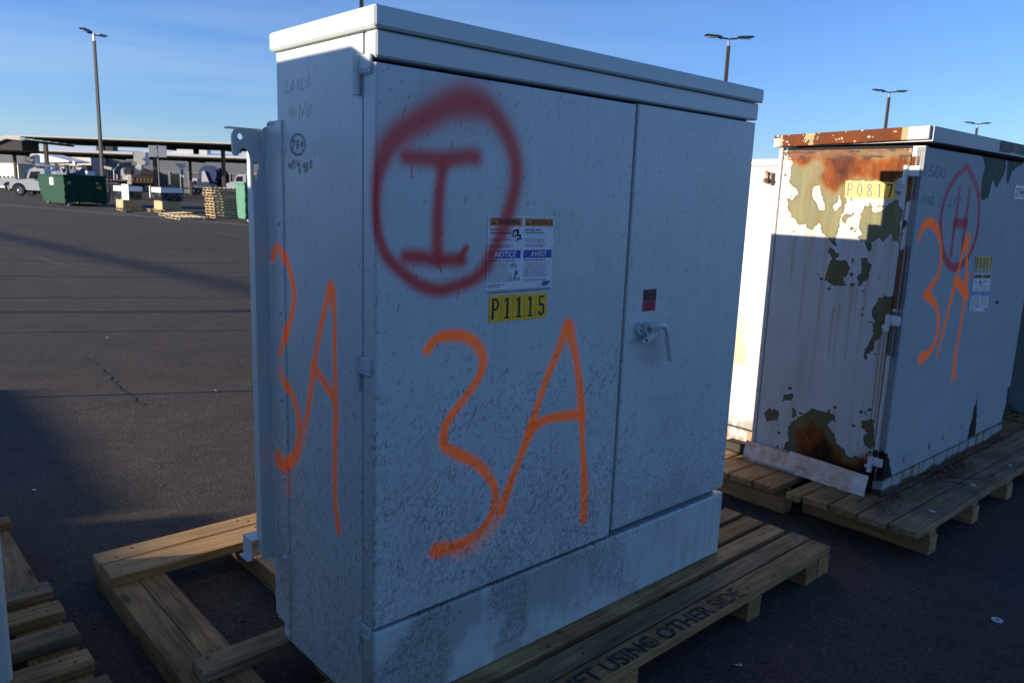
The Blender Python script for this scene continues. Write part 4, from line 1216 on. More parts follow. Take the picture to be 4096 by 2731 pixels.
def paint_rust_side(A, B):
    Cc = old_white(A, B, 3)
    # rusty runs
    run = smooth((fbm(A * 9, B * 0.35, 5, 61, 3) - 0.57) / 0.16) * smooth((fbm(A, B, 2.5, 62) - 0.35) / 0.3)
    Cc = mix(Cc, run * 0.22, (0.36, 0.24, 0.08))
    for (a, b0, b1) in ((0.54, 1.42, 0.95), (0.36, 1.10, 0.86), (0.33, 1.12, 0.78), (0.27, 1.25, 0.84), (0.40, 1.52, 1.28), (0.245, 1.30, 1.0), (0.62, 1.45, 1.2)):
        Cc = mix(Cc, stroke(A, B, [(a, b0, 0.012), (a + 0.004, (b0 + b1) / 2, 0.010), (a - 0.002, b1, 0.003)], 0.0, 1.4) * 0.45 * (0.4 + 0.9 * fbm(A * 8, B, 6, 14)), (0.32, 0.19, 0.05))
    for a in (0.085, 0.103, 0.068):
        Cc = mix(Cc, stroke(A, B, [(a, 1.03, 0.006), (a - 0.004, 0.75, 0.006), (a - 0.006, 0.42, 0.004)], 0.2, 1.4) * 0.7, (0.32, 0.15, 0.04))
    peel = np.zeros(A.shape, dtype=bool)
    masks = [inside(A, B, q, 0.034, i) for i, q in enumerate(PRIMER)]
    hole = np.zeros(A.shape, dtype=bool)
    for i, q in enumerate(HOLE):
        hole |= inside(A, B, q, 0.024, 30 + i)
    chips = (fbm(A, B, 26, 95, 4) > 0.715)                      # flakes that have popped off on their own
    for m_ in masks:
        peel |= m_
    near = blur(peel, 14)
    peel |= chips & (near > 0.06)
    peel &= ~hole
    tone = np.clip(0.25 + 1.3 * (fbm(A, B, 4, 70) - 0.3), 0, 1)
    prim = np.array(PRIM) * tone[..., None] + np.array(PRIM2) * (1 - tone[..., None])
    prim = prim * np.where(B > 1.46, 1.0, 0.62)[..., None]         # primer colour scaled darker on the lower patches
    prim = prim * (0.78 + 0.42 * fbm(A * 6, B * 0.8, 8, 7))[..., None]
    prim = mix(prim, smooth((fbm(A * 2, B * 0.5, 18, 57) - 0.52) / 0.2) * 0.35, (0.20, 0.10, 0.03))
    # curled rim of old paint: highlight painted outside, thin shadow line painted inside
    bl = blur(peel, 2)
    rim = np.clip(bl * 2.2, 0, 1) * (~peel)
    Cc = mix(Cc, rim * 0.55 * (fbm(A, B, 40, 17) > 0.42), (0.66, 0.65, 0.62))
    Cc = np.where(peel[..., None], prim, Cc)
    edge_shade = np.clip((1 - bl) * 2.4, 0, 1) * peel
    Cc = mix(Cc, edge_shade * 0.55, (0.05, 0.045, 0.03))
    # rust growing through the primer, soft halo then crust
    tex = fbm(A, B, 22, 40, 5)
    fine = fbm(A * 2.2, B * 0.7, 26, 48, 4)
    rust = np.zeros(A.shape, dtype=bool)
    for i, q in enumerate(RUST):
        rust |= inside(A, B, q, 0.045, 10 + i)
    halo = np.clip(blur(rust, 7) * 1.5, 0, 1) * (0.4 + 0.6 * fine)
    Cc = mix(Cc, halo * 0.75, (0.27, 0.115, 0.022))
    crust = np.clip(blur(rust, 3) * (0.55 + 0.9 * fine), 0, 1)
    rc_ = np.array(RST) * (0.35 + 1.25 * tex)[..., None]
    rc_ = mix(rc_, smooth((fine - 0.55) / 0.2) * 0.6, (0.26, 0.070, 0.008))
    Cc = Cc * (1 - crust[..., None]) + rc_ * crust[..., None]
    for i, q in enumerate(DARK):
        d_ = np.clip(blur(inside(A, B, q, 0.05, 20 + i), 5) * (0.5 + 1.0 * fine), 0, 1)
        c_ = np.array(RSTD) * (0.4 + 1.2 * tex)[..., None]
        if i == 1:
            c_ = c_ * 0.42
        Cc = Cc * (1 - d_[..., None]) + c_ * d_[..., None]
    # stains washed out of the bare patches
    low_edge = peel.astype(np.float32) * (fbm(A * 9, B * 0.2, 6, 83, 3) > 0.56)
    st_ = runs_down(low_edge, A, 0.992, 7) * (~peel)
    Cc = mix(Cc, st_ * 0.42 * (0.3 + 0.9 * fbm(A * 12, B * 0.5, 6, 84)), (0.34, 0.20, 0.055))
    # pinkish scaly band right under the lid
    band = smooth((B - 1.862 - 0.02 * fbm(A, B, 9, 5)) / 0.025) * (A < 0.71)
    Cc = mix(Cc, band * (0.45 + 0.5 * (fbm(A * 0.6, B * 2, 30, 51) > 0.5)), (0.17, 0.075, 0.04))
    Cc = mix(Cc, ((fbm(A * 0.5, B * 2.2, 34, 91) > 0.6) & (B > 1.87)).astype(np.float32) * 0.8, (0.06, 0.035, 0.03))
    # corroded foot
    foot = inside(A, B, [(-0.02, 0.1), (-0.02, 0.31), (0.03, 0.345), (0.09, 0.30), (0.16, 0.27), (0.2, 0.1)], 0.03, 77)
    Cc = np.where(foot[..., None], np.array(VDK) * (0.6 + 0.9 * tex)[..., None], Cc)
    return Cc


def paint_rust_front(A, B):
    Cc = old_white(A, B, 8)
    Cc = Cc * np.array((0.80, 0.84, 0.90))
    for i, p in enumerate(FPRIM):
        m_ = inside(A, B, p, 0.02, i + 3)
        Cc = np.where(m_[..., None], np.array((0.085, 0.095, 0.075)) * (0.7 + 0.6 * fbm(A * 5, B, 12, 9))[..., None], Cc)
    for s in [smooth_line(q) for q in H]:
        Cc = mix(Cc, stroke(A, B, [(p[0], p[1], p[2] * 1.25) for p in s], 0.4, 1.25) * 0.80 * np.clip(1.15 - (B - 1.3) * 0.7, 0.6, 1), RED_)
    for s in [smooth_line(q) for q in OR2]:
        Cc = mix(Cc, stroke(A, B, [(p[0], p[1], p[2] * 1.25) for p in s], 0.5, 1.2) * 0.95, ORG)
    # rust blisters and stains near the foot
    for (a, b, r) in ((0.22, 0.335, 0.018), (0.55, 0.345, 0.02), (0.74, 0.36, 0.016), (0.82, 0.42, 0.008), (1.0, 0.38, 0.012)):
        d = np.hypot((A - a) * 1.3, (B - b) * 0.7) / r
        Cc = mix(Cc, smooth(1.3 - d) * 0.9, (0.16, 0.05, 0.02))
    lowb = smooth((fbm(A, B, 16, 33) - 0.62) / 0.05) * (B < 0.40)
    Cc = mix(Cc, lowb * 0.5, (0.32, 0.33, 0.32))
    seam = inside(A, B, [(1.14, 0.26), (1.16, 0.36), (1.20, 0.47), (1.235, 0.52), (1.26, 0.40), (1.29, 0.27)], 0.05, 4)
    Cc = np.where(seam[..., None], np.array(VDK) * 1.6, Cc)
    corner = inside(A, B, [(-0.05, 0.15), (-0.05, 0.45), (0.02, 0.40), (0.06, 0.33), (0.10, 0.27), (0.0, 0.15)], 0.04, 41)
    Cc = np.where(corner[..., None], np.array(VDK) * 1.4, Cc)
    edge = inside(A, B, [(1.76, 0.28), (1.80, 0.42), (1.79, 0.5), (1.84, 0.52), (1.84, 0.27)], 0.05, 42)
    Cc = np.where(edge[..., None], np.array(VDK) * 3, Cc)
    return Cc


def paint_rust_sill(A, B):
    Cc = np.empty(A.shape + (3,), dtype=np.float32); Cc[:] = (0.34, 0.38, 0.36)
    run = smooth((fbm(A * 8, B * 0.5, 4, 5) - 0.5) / 0.14)
    Cc = mix(Cc, run * 0.7, (0.26, 0.13, 0.035))
    low = smooth((0.19 + 0.035 * fbm(A, B, 9, 3) - B) / 0.012)
    Cc = mix(Cc, low * 0.9, (0.06, 0.026, 0.016))
    top = smooth((B - 0.258 + 0.02 * fbm(A, B, 12, 6)) / 0.01)
    return mix(Cc, top * 0.8, (0.09, 0.04, 0.02))


def paint_lid_end(A, B):
    tex = fbm(A, B, 14, 44, 5)
    Cc = (np.array(RST) * (0.25 + 0.75 * tex ** 1.5)[..., None] + np.array((0.075, 0.022, 0.010)) * (0.8 * (1 - tex))[..., None]).astype(np.float32)
    m_ = (A < 0.115) | (np.abs(A - 0.575 - 0.03 * (fbm(A, B, 20, 2) - 0.5)) < 0.012 + 0.02 * (fbm(A, B, 30, 8) > 0.55)) | (np.abs(A - 0.745) < 0.008)
    Cc = np.where(m_[..., None], np.array((0.30, 0.26, 0.14)), Cc)
    w = (A < 0.085) | ((A > 0.755) & (B < 1.985))
    Cc = np.where(w[..., None], np.array(WHITE), Cc)
    spk = (fbm(A, B, 60, 12) > 0.74)
    return np.where(spk[..., None], np.array((0.45, 0.38, 0.28)), Cc)


def paint_rust_corner(A, B):
    Cc = old_white(A, B, 5)
    a_ = (B < 1.79) & (B > 1.15)
    m_ = a_ & (fbm(A * 0.6, B, 12, 3) > 0.36)
    Cc = np.where(m_[..., None], np.array((0.17, 0.055, 0.02)) * (0.5 + fbm(A, B, 30, 9))[..., None], Cc)
    m_ = (B < 1.22) & (B > 0.85) & (fbm(A * 0.6, B, 10, 23) > 0.45)
    Cc = np.where(m_[..., None], np.array(PRIM2) * 0.7, Cc)
    m_ = (B < 1.88) & (B > 1.83) & (A > 0.02)
    Cc = np.where(m_[..., None], np.array(RST) * 0.8, Cc)
    m_ = (B < 0.42)
    return np.where(m_[..., None], np.array(VDK) * 1.5, Cc)


panel('side_panel', 0.066, D2, 0.13 + 0.0415, 1.921, 0.0032, sidep(0.0), paint_rust_side, M_OLD, rusty, 0.003, 0.03)['label'] = 'peeling rust-stained side'
panel('corner_post', -0.002, 0.056, 0.30, 1.931, 0.006, sidep(-0.018), paint_rust_corner, M_OLD, rusty, 0.004, 0.03)
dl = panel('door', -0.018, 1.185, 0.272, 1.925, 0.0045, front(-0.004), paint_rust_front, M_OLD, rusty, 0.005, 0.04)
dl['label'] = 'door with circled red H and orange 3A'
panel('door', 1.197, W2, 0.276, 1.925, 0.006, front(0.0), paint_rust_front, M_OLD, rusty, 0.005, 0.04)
rs = panel('sill', 0.03, W2, 0.1715, 0.266, 0.006, front(0.012), paint_rust_sill, M_OLD, rusty, 0.004, 0.05)
lb = panel('lid_end', -0.012, 0.79, 1.9385, 2.0, 0.005, lambda a, b, d: (d - 0.022, a, b + (0.022 - a * 0.028)), paint_lid_end, M_OLD, rusty, 0.004, 0.02)
ld = MB()
ld.prism([(-0.024, 1.952), (-0.024, 2.021), (0.80, 1.985), (0.80, 1.94)], 0, -0.0016, W2 + 0.02)
M_OLDW = mat('old_white_enamel', (0.40, 0.42, 0.42), 0.55, var=0.1, scale=4, bump=0.08)
rust_lid = ld.build('lid', M_OLDW, rusty)
pp = MB()
gq = np.random.default_rng(6)
def blob_strip(x0, x1, z0, z1, n, mi):
    top = []; bot = []
    for t in np.linspace(0, 1, n):
        x = x0 + (x1 - x0) * t
        top.append((x, -0.0262, z1)); bot.append((x, -0.0262, z0 + gq.uniform(0, 0.02)))
    pp.add(top + bot, [(i, i + 1, n + i + 1, n + i) for i in range(n - 1)], mi)
blob_strip(0.90, 1.33, 1.953, 2.019, 9, 0)
pp.build('bare_metal_patch', mat('oxidised_metal', (0.085, 0.10, 0.075), 0.7, var=0.35, scale=14), rust_lid)
MB().box((1.10, -0.028, 1.968), (1.17, -0.0265, 2.008)).build('red_sticker', mat('worn_red_sticker', (0.22, 0.05, 0.06), 0.6, var=0.4, scale=50), rust_lid)
sh = MB()
sh.box((0.02, 0.036, 0.25), (W2 - 0.01, D2 - 0.01, 1.936))
sh.box((0.10, 0.06, 0.172), (W2 - 0.01, D2 - 0.01, 0.25))
sh.build('inner_shell', M_DARK, rusty)
# rear edge strip, scaly with old paint
es = MB()
es.box((-0.004, D2 + 0.004, 0.24), (0.03, D2 + 0.028, 1.936), 0.004)
es.build('rear_flange', mat('scaly_enamel', (0.50, 0.47, 0.42), 0.8, var=0.3, scale=40, bump=0.6), rusty)
# tank behind the compartment
def paint_tank(A, B):
    Cc = old_white(A, B, 15) * 1.05
    s = smooth((fbm(A, B, 4, 71) - 0.5) / 0.2) * smooth((1.15 - B) / 0.3) * (A > 0.86)
    Cc = mix(Cc, s * 0.55, (0.50, 0.26, 0.10))
    low = smooth((0.42 - B) / 0.06) * smooth((fbm(A, B, 20, 73) - 0.35) / 0.2)
    Cc = mix(Cc, low * 0.6, (0.13, 0.11, 0.07))
    base = (B < 0.325)
    rr = smooth((fbm(A * 3, B, 14, 75) - 0.36) / 0.2)
    Cc = np.where(base[..., None], mix(Cc, rr * 0.8, (0.36, 0.14, 0.045)), Cc)
    return np.where(((B < 0.332) & (B > 0.320))[..., None], np.array(VDK) * 2, Cc)
panel('tank_wall', D2 + 0.03, 1.50, 0.1745, 1.838, 0.006, sidep(0.02), paint_tank, M_OLD, rusty, 0.004, 0.08)
MB().box((0.05, D2 + 0.03, 0.174), (1.75, 1.49, 1.838)).build('tank', M_OLDW, rusty)
MB().box((0.008, D2 + 0.031, 1.8405), (1.78, 1.52, 1.878), 0.005).build('tank_cover', M_WHITE, rusty)
hk = MB()
hk.prism([(0.018, 1.742), (-0.02, 1.748), (-0.045, 1.762), (-0.042, 1.775), (-0.02, 1.772), (-0.012, 1.785), (-0.030, 1.815), (0.018, 1.80)], 1, 0.81, 0.825)
hk.box((-0.004, 0.795, 1.738), (0.018, 0.81, 1.805), 0.002)
hk.build('lifting_hook', mat('rusted_white_steel', (0.33, 0.22, 0.15), 0.8, var=0.6, scale=25), rusty)
cb = MB()
cb.box((-0.045, 0.775, 0.245), (0.018, 0.90, 0.252)); cb.box((-0.045, 0.775, 0.195), (-0.038, 0.90, 0.252)); cb.box((-0.065, 0.775, 0.195), (-0.045, 0.90, 0.201))
cb.build('jacking_bracket', mat('black_scale', (0.03, 0.02, 0.015), 0.8, var=0.4), rusty)
hinge(rusty, 1.753, 1.84, 1.797, -0.022, 0.072, M_WHITE)
hinge(rusty, 1.034, 1.118, 1.074, -0.022, 0.068, M_WHITE)
hinge(rusty, 0.300, 0.384, 0.345, -0.022, 0.066, M_WHITE)
lk = MB()
for x in (1.303, 1.317):
    lk.tube([(x, 0.001, 1.104), (x, -0.008, 1.104)], 0.008, 10)
lk.build('lock', M_BLACK, rusty)
number_plate(rusty, 'P0817', ((0.368, 1.681), (0.118, 1.680), (0.124, 1.760), (0.373, 1.764)), lambda a, b, d: (d - 0.0012, a, b), M_YEL, faded=(0, 2))
number_plate(rusty, 'P0817', ((0.850, 1.314), (1.113, 1.306), (1.103, 1.384), (0.836, 1.394)), lambda a, b, d: (a, d - 0.0055, b), M_YELP)
safety_label(rusty, ((0.851, 1.081), (1.149, 1.057), (1.116, 1.286), (0.839, 1.296)), lambda a, b, d: (a, d - 0.0055, b), None, 0.006, (0.04, 0.16, 0.52), (0.40, 0.11, 0.03))
# serial sticker and old stencils
ss = MB().box((1.318, -0.004, 1.715), (1.56, -0.002, 1.795)).build('serial_sticker', M_LWHITE, rusty)
me = text_mesh('279490', 0.05, 0.20, 0.01); map_mesh(me, lambda x, y: (x + 1.335, 0 * x - 0.0046, y + 1.73)); me.materials.append(M_INK); link('serial_number', me, ss)
ps = []
for s, x0, z0, hh, ww in (('1500', 0.0, 1.79, 0.055, 0.26), ('480 Y/ 277', -0.01, 1.655, 0.05, 0.52)):
    me = text_mesh(s, hh, ww, 0.0); map_mesh(me, lambda x, y, x0=x0, z0=z0: (x + x0, 0 * x - 0.0047, y + z0)); ps.append((me, 0))
link('stencil_print', join_meshes('stencil_print', ps, [mat('faded_stencil', (0.20, 0.21, 0.24), 0.7, var=0.8, scale=18)]), rusty)

# wrapping film taped round the rotten foot
def film_colour(A, B):
    Cc = np.empty(A.shape + (3,), dtype=np.float32); Cc[:] = (0.62, 0.43, 0.30)
    Cc = Cc * (0.75 + 0.5 * fbm(A * 4, B, 12, 3))[..., None]
    Cc = mix(Cc, smooth((fbm(A * 3, B * 1.5, 10, 55) - 0.55) / 0.12) * 0.5, (0.62, 0.60, 0.58))
    Cc = mix(Cc, smooth((0.16 - A) / 0.05) * 0.7, (0.75, 0.70, 0.66))
    return mix(Cc, smooth((0.15 - B) / 0.02) * (A > 0.45) * 0.6, (0.06, 0.05, 0.04))
def film_place(A, B, d):
    bulge = 0.012 + 0.020 * fbm(A * 2, B * 2, 7, 12) + 0.012 * np.abs(vn(A, B, 16, 8) - 0.5)
    t = (B - 0.118) / 0.16
    x = -0.026 - bulge * (0.4 + np.clip(1 - t, 0, 1)) + d * 0.05
    zz = 0.1735 + (B - 0.118) / (0.278 - 0.118) * ((0.252 + 0.036 * A + 0.010 * vn(A, 0 * A, 7, 3)) - 0.1735 + 0.02 * (A < 0.50))
    return x, A, zz
fm_ = panel('foil_wrap', 0.06, 0.775, 0.118, 0.278, 0.006, film_place, film_colour, paint_mat('clear_wrap', 0.28, 0.5, 18), rusty, 0.002, 0.004)

# loose rust scale, wire ties and twigs fallen on the deck
fb = MB()
gq = np.random.default_rng(21)
def flake(x, y, s):
    th = gq.uniform(0, 6.28); z = 0.1702 + gq.uniform(0.001, 0.007)
    n = 5
    v = [(x + s * gq.uniform(0.5, 1.1) * math.cos(th + 6.28 * k / n), y + s * gq.uniform(0.35, 0.8) * math.sin(th + 6.28 * k / n), z + gq.uniform(-0.002, 0.004)) for k in range(n)]
    v += [(x, y, z + 0.004)]
    fb.add(v, [(k, (k + 1) % n, n) for k in range(n)])
for _ in range(230):
    flake(gq.uniform(0.05, 1.85), -0.002 - abs(gq.normal(0, 0.028)), gq.uniform(0.005, 0.017))
for _ in range(90):
    flake(gq.normal(-0.02, 0.07), gq.normal(-0.035, 0.028), gq.uniform(0.004, 0.015))
for _ in range(120):
    flake(gq.normal(0.75, 0.12), gq.normal(-0.06, 0.03), gq.uniform(0.006, 0.02))
for _ in range(60):
    flake(gq.uniform(0.0, 1.9), gq.uniform(-0.28, -0.05), gq.uniform(0.002, 0.007))
o = fb.build('rust_flakes', M_RUST, None, F2, YAW2)
tag(o, 'dark rust flakes scattered along the foot of the rusty white cabinet', 'rust flakes', kind='stuff')
wires = [[(0.45, -0.05), (0.56, -0.13), (0.60, -0.20), (0.52, -0.20)], [(0.62, -0.10), (0.72, -0.19), (0.80, -0.21)], [(0.58, -0.06), (0.66, -0.12), (0.74, -0.13)]]
wb = MB()
for w in wires:
    wb.tube([(x, y, 0.174 + 0.004 * (i % 2)) for i, (x, y) in enumerate(w)], 0.0022, 6)
tag(wb.build('wire_scrap', M_BLACK, None, F2, YAW2), 'bent black wire scraps lying on the pallet beside the rusty cabinet', 'wire')

# ------------------------------------------------------------------ small things on the asphalt
v, f = [], []
c = Vector((2.023, 2.917, 0.0))
n = 24
for z in (0.0005, 0.004):
    for r in (0.021, 0.0085):
        v += [(c.x + r * math.cos(6.2832 * k / n), c.y + r * math.sin(6.2832 * k / n), z) for k in range(n)]
for k in range(n):
    k2 = (k + 1) % n
    f += [(2 * n + k, 2 * n + k2, 3 * n + k2, 3 * n + k), (k, k2, 2 * n + k2, 2 * n + k), (n + k, n + k2, 3 * n + k2, 3 * n + k)]
tag(MB().add(v, f).build('steel_washer', mat('bright_zinc', (0.62, 0.62, 0.62), 0.35, 0.3)), 'round flat washer lying on the asphalt at the lower right', 'washer')
def chip(name, label, cat, x, y, s, color, seed, h=0.008):
    gq = np.random.default_rng(seed)
    n = 9
    v = [(x + s * gq.uniform(0.6, 1.1) * math.cos(6.28 * k / n), y + s * gq.uniform(0.3, 0.6) * math.sin(6.28 * k / n), 0.001 + gq.uniform(0, h)) for k in range(n)] + [(x, y, h)] + [(x, y, 0.0005)]
    fs = [(k, (k + 1) % n, n) for k in range(n)] + [((k + 1) % n, k, n + 1) for k in range(n)]
    tag(MB().add(v, fs).build(name, mat(name + '_surface', color, 0.8, var=0.3, scale=60)), label, cat)
chip('paper_scrap', 'small torn pale scrap on the dark asphalt near the bottom edge', 'litter', 0.859, 2.534, 0.018, (0.42, 0.42, 0.40), 2)
p = ground(2060 / 1.0 + 990, 2668); chip('dry_leaf', 'brown curled leaf on the asphalt beside the torn scrap', 'leaf', p.x + 0.01, p.y - 0.05, 0.014, (0.06, 0.035, 0.02), 3)
p = ground(428, 1355); chip('stone_chip', 'small grey stone on the sunlit asphalt left of the big cabinet', 'stone', p.x, p.y, 0.022, (0.2, 0.2, 0.2), 4, 0.02)
p = ground(865, 1565); chip('stone_chip', 'small pale stone on the sunlit asphalt beside the crack', 'stone', p.x, p.y, 0.018, (0.4, 0.36, 0.32), 5, 0.015)
p = ground(136, 1961); chip('paper_scrap', 'tiny white scrap on shaded asphalt at the left', 'litter', p.x, p.y, 0.012, (0.6, 0.6, 0.62), 6)
gq = np.random.default_rng(77)
gb = MB()
for _ in range(450):
    px_, py_ = gq.uniform(0, 4096), gq.uniform(1250, 2731)
    p = ground(px_, py_)
    s = gq.uniform(0.0025, 0.007)
    gb.box((p.x - s, p.y - s * 0.8, 0.0), (p.x + s, p.y + s * 0.8, s * 0.9), s * 0.35)
tag(gb.build('loose_gravel', mat('pale_gravel', (0.085, 0.075, 0.066), 0.9, var=0.6, scale=3)), 'loose gravel grains scattered over the asphalt', 'gravel', kind='stuff')

# ------------------------------------------------------------------ neighbouring units in the same rows
def plain_unit(label, group, loc, rz, w, d, h, td, th, z0=0.1285, front_z=None):
    """Another pad-mounted transformer: compartment with two doors, lid, sill and a lower tank behind."""
    t = thing('transformer_cabinet', label, 'transformer', loc, rz, group)
    MB().box((0, 0.0, z0), (w, d, z0 + 0.28), 0.006).build('sill', M_GREY, t)
    MB().box((0.0, -0.004, z0 + 0.29), (w * 0.58, d, h - 0.14), 0.006).build('door', M_GREY, t)
    MB().box((w * 0.58 + 0.008, 0.0, z0 + 0.29), (w, d, h - 0.14), 0.006).build('door', M_GREY, t)
    MB().box((0, 0.0, h - 0.13), (w, d, h - 0.055), 0.004).build('header_rail', M_GREY, t)
    MB().box((-0.012, -0.012, h - 0.052), (w + 0.012, d + 0.02, h), 0.006).build('lid', M_GREY, t)
    MB().box((0.1, d + 0.002, z0 + 0.03), (w - 0.1, d + td, th), 0.006).build('tank', M_GREY, t)
    return t


def to_world(base, yaw, u, v, z=0.0):
    return Vector((base.x + u * math.cos(yaw) - v * math.sin(yaw), base.y + u * math.sin(yaw) + v * math.cos(yaw), z))


GU = 'neighbouring transformer cabinets'
na = plain_unit('tall pale transformer cabinet with a radiator box on the slatted left pallet', GU, to_world(F0, YAW, -3.30, 0.82), YAW, 1.93, 0.485, 2.305, 0.80, 1.955)
MB().box((1.955, 0.012, 0.1285), (2.558, 0.62, 1.45), 0.012).build('radiator_box', M_GREY, na)
plain_unit('grey transformer cabinet at the far end of the next row to the left', GU, to_world(F0, YAW, -10.63, 6.82), YAW, 1.78, 1.15, 2.035, 1.82, 2.07)
plain_unit('taller grey transformer cabinet at the near end of the next row to the left', GU, to_world(F0, YAW, -10.65, 3.3), YAW, 1.80, 1.7, 2.15, 1.72, 2.135)
plain_unit('grey cabinet added out of frame close on the left to block sky light', GU, to_world(F0, YAW, -3.25, -2.2), YAW, 1.85, 1.2, 2.25, 1.3, 2.2)  # unseen unit added to darken the left foreground
# unit just past the rusty one
nc = thing('transformer_cabinet', 'dark grey-green transformer cabinet with red spray paint partly hidden behind the rusty one', 'transformer', to_world(F2, YAW2, 2.62, -0.30), YAW2, GU)
def paint_far(A, B):
    Cc = np.empty(A.shape + (3,), dtype=np.float32); Cc[:] = (0.16, 0.19, 0.175)
    Cc *= (0.85 + 0.3 * fbm(A, B, 3, 4))[..., None]
    Cc = mix(Cc, stroke(A, B, [(0.30, 1.18, 0.05), (0.12, 1.10, 0.05), (-0.1, 1.02, 0.05)], 0.5, 1.3) * 0.9, (0.62, 0.03, 0.015))
    Cc = mix(Cc, stroke(A, B, [(0.30, 0.98, 0.05), (0.1, 0.92, 0.05)], 0.5, 1.3) * 0.9, (0.75, 0.06, 0.015))
    return mix(Cc, smooth((0.26 - B) / 0.05) * smooth((fbm(A, B, 12, 9) - 0.4) / 0.2), (0.05, 0.06, 0.045))
panel('side_panel', 0.0, 0.75, 0.1725, 1.95, 0.012, sidep(0.0), paint_far, M_OLD, nc, 0.004, 0.03)
MB().box((0.031, 0.002, 0.1725), (1.8, 0.75, 1.95), 0.004).build('body', M_OLDW, nc)
MB().box((-0.012, -0.012, 1.953), (1.82, 0.78, 2.02), 0.005).build('lid', M_OLDW, nc)
pc = thing('wooden_pallet', 'weathered pallet under the dark cabinet at the right edge', 'pallet', to_world(F2, YAW2, 2.40, -0.42), YAW2, 'big timber pallets under cabinets')
for u in (0.03, 0.6, 1.2, 1.9):
    board('skid_beam', M_WOOD, 1.7, 0.09, 0.13, pc, (u, 0.0, 0), 'y', 0.004)
for i in range(11):
    board('deck_board', M_WOOD, 2.4, 0.135, 0.038, pc, (0.0, 0.15 * i, 0.1305), 'x', 0.005)

# thin unseen posts added left of the frame: their low-sun shadows cross the asphalt
sdir = Vector((-_sd.x, -_sd.y, 0)).normalized()
pm = MB()
pm.tube([(0, 0, 0.02), (0, 0, 1.0)], 0.018, 8)
for i, (y, back, hh) in enumerate(((983, 2.2, 1.9), (1042, 1.9, 1.75), (1104, 1.8, 1.6), (1190, 1.6, 1.7), (1330, 1.5, 1.5), (1592, 1.4, 1.3))):
    p = ground(0, y) - sdir * back
    t = thing('shadow_post', ['farthest slim unseen post added to cast a shadow line', 'second farthest slim unseen post added to cast a shadow line', 'third farthest slim unseen post added to cast a shadow line', 'slim unseen post added to cast a shadow level with the tyre scuffs', 'slim unseen post added to cast a shadow level with the asphalt crack', 'nearest slim unseen post added to cast a shadow, beside the left pallet row'][i], 'post', (p.x, p.y, 0), 0, 'unseen posts added to cast shadow lines')
    MB().tube([(0, 0, 0.02), (0, 0, hh)], (0.045, 0.038, 0.032, 0.026, 0.018, 0.016)[i], 8).build('post', M_STEEL, t)
    MB().box((-0.09, -0.09, 0), (0.09, 0.09, 0.02), 0.004).build('base_plate', M_STEEL, t)
# unseen cable added overhead: its soft shadow runs diagonally over the lot
hc = 5.2
q0, q1 = ground(-700, 750), ground(1400, 1244)
off = -sdir * (hc / math.tan(R(SUN_EL)))
a_, b_ = q0 + off, q1 + off
dd = (b_ - a_)
cb = MB()
pts = [(a_.x + dd.x * t, a_.y + dd.y * t, hc - 0.25 * math.sin(math.pi * t)) for t in np.linspace(0, 1, 12)]
cb.tube(pts, 0.055, 8)
tag(cb.build('shadow_cable', M_BLACK), 'thick unseen cable added left of the yard to cast the diagonal shadow', 'cable')
for i, p in enumerate((a_, b_)):
    t = thing('shadow_cable_post', 'unseen timber post added to carry the %s end of the shadow cable' % ('far', 'near')[i], 'post', (p.x, p.y, 0))
    MB().tube([(0, 0, 0), (0, 0, hc + 0.3)], [0.07, 0.045], 10).build('pole', M_WOOD, t)
    MB().box((-0.5, -0.06, hc - 0.22), (0.5, 0.06, hc - 0.1), 0.01).build('crossarm', M_WOOD, t)

# ------------------------------------------------------------------ light poles
M_POLE = mat('bronze_pole', (0.075, 0.062, 0.05), 0.5, 0.2)
M_LAMP = mat('lamp_housing', (0.035, 0.035, 0.035), 0.4, 0.3)
M_LENS = mat('lamp_lens', (0.55, 0.56, 0.58), 0.2)


def light_pole(label, px, py_top, Y, htop, heads=True, rz=0.0, wid=0.24):
    p = at(px, py_top, Y)
    h = p.z if htop is None else htop
    t = thing('light_pole', label, 'light pole', (p.x, p.y, 0), rz, 'parking lot light poles')
    MB().box((-0.3, -0.3, 0), (0.3, 0.3, 0.75), 0.03).build('base', M_CONC, t)
    b = MB(); w = wid / 2
    b.add([(-w, -w, 0.75), (w, -w, 0.75), (w, w, 0.75), (-w, w, 0.75), (-w * .75, -w * .75, h), (w * .75, -w * .75, h), (w * .75, w * .75, h), (-w * .75, w * .75, h)],
          [(3, 2, 1, 0), (4, 5, 6, 7), (0, 1, 5, 4), (1, 2, 6, 5), (2, 3, 7, 6), (3, 0, 4, 7)])
    b.build('pole', M_POLE, t)
    MB().tube([(0, 0, h), (0, 0, h + 0.45)], 0.07, 8).build('tenon', M_STEEL, t)
    if heads:
        for s in (-1, 1):
            a = MB()
            a.tube([(s * 0.05, 0, h + 0.38), (s * 0.45, 0, h + 0.42)], 0.045, 8)
            a.build('arm', M_LAMP, t)
            hd_ = MB()
            hd_.prism([(s * 0.42, h + 0.37), (s * 0.42, h + 0.47), (s * 0.60, h + 0.54), (s * 1.30, h + 0.58), (s * 1.42, h + 0.53), (s * 1.30, h + 0.49), (s * 0.60, h + 0.44)], 1, -0.17, 0.17)
            ho = hd_.build('lamp_head', M_LAMP, t)
            MB().box((s * 0.45, -0.1, h + 0.475), (s * 0.57, 0.1, h + 0.535)).build('driver_box', M_STEEL, ho)
            MB().box((s * 0.68, -0.13, h + 0.425), (s * 1.25, 0.13, h + 0.448)).build('lens', M_LENS, ho)
    return t


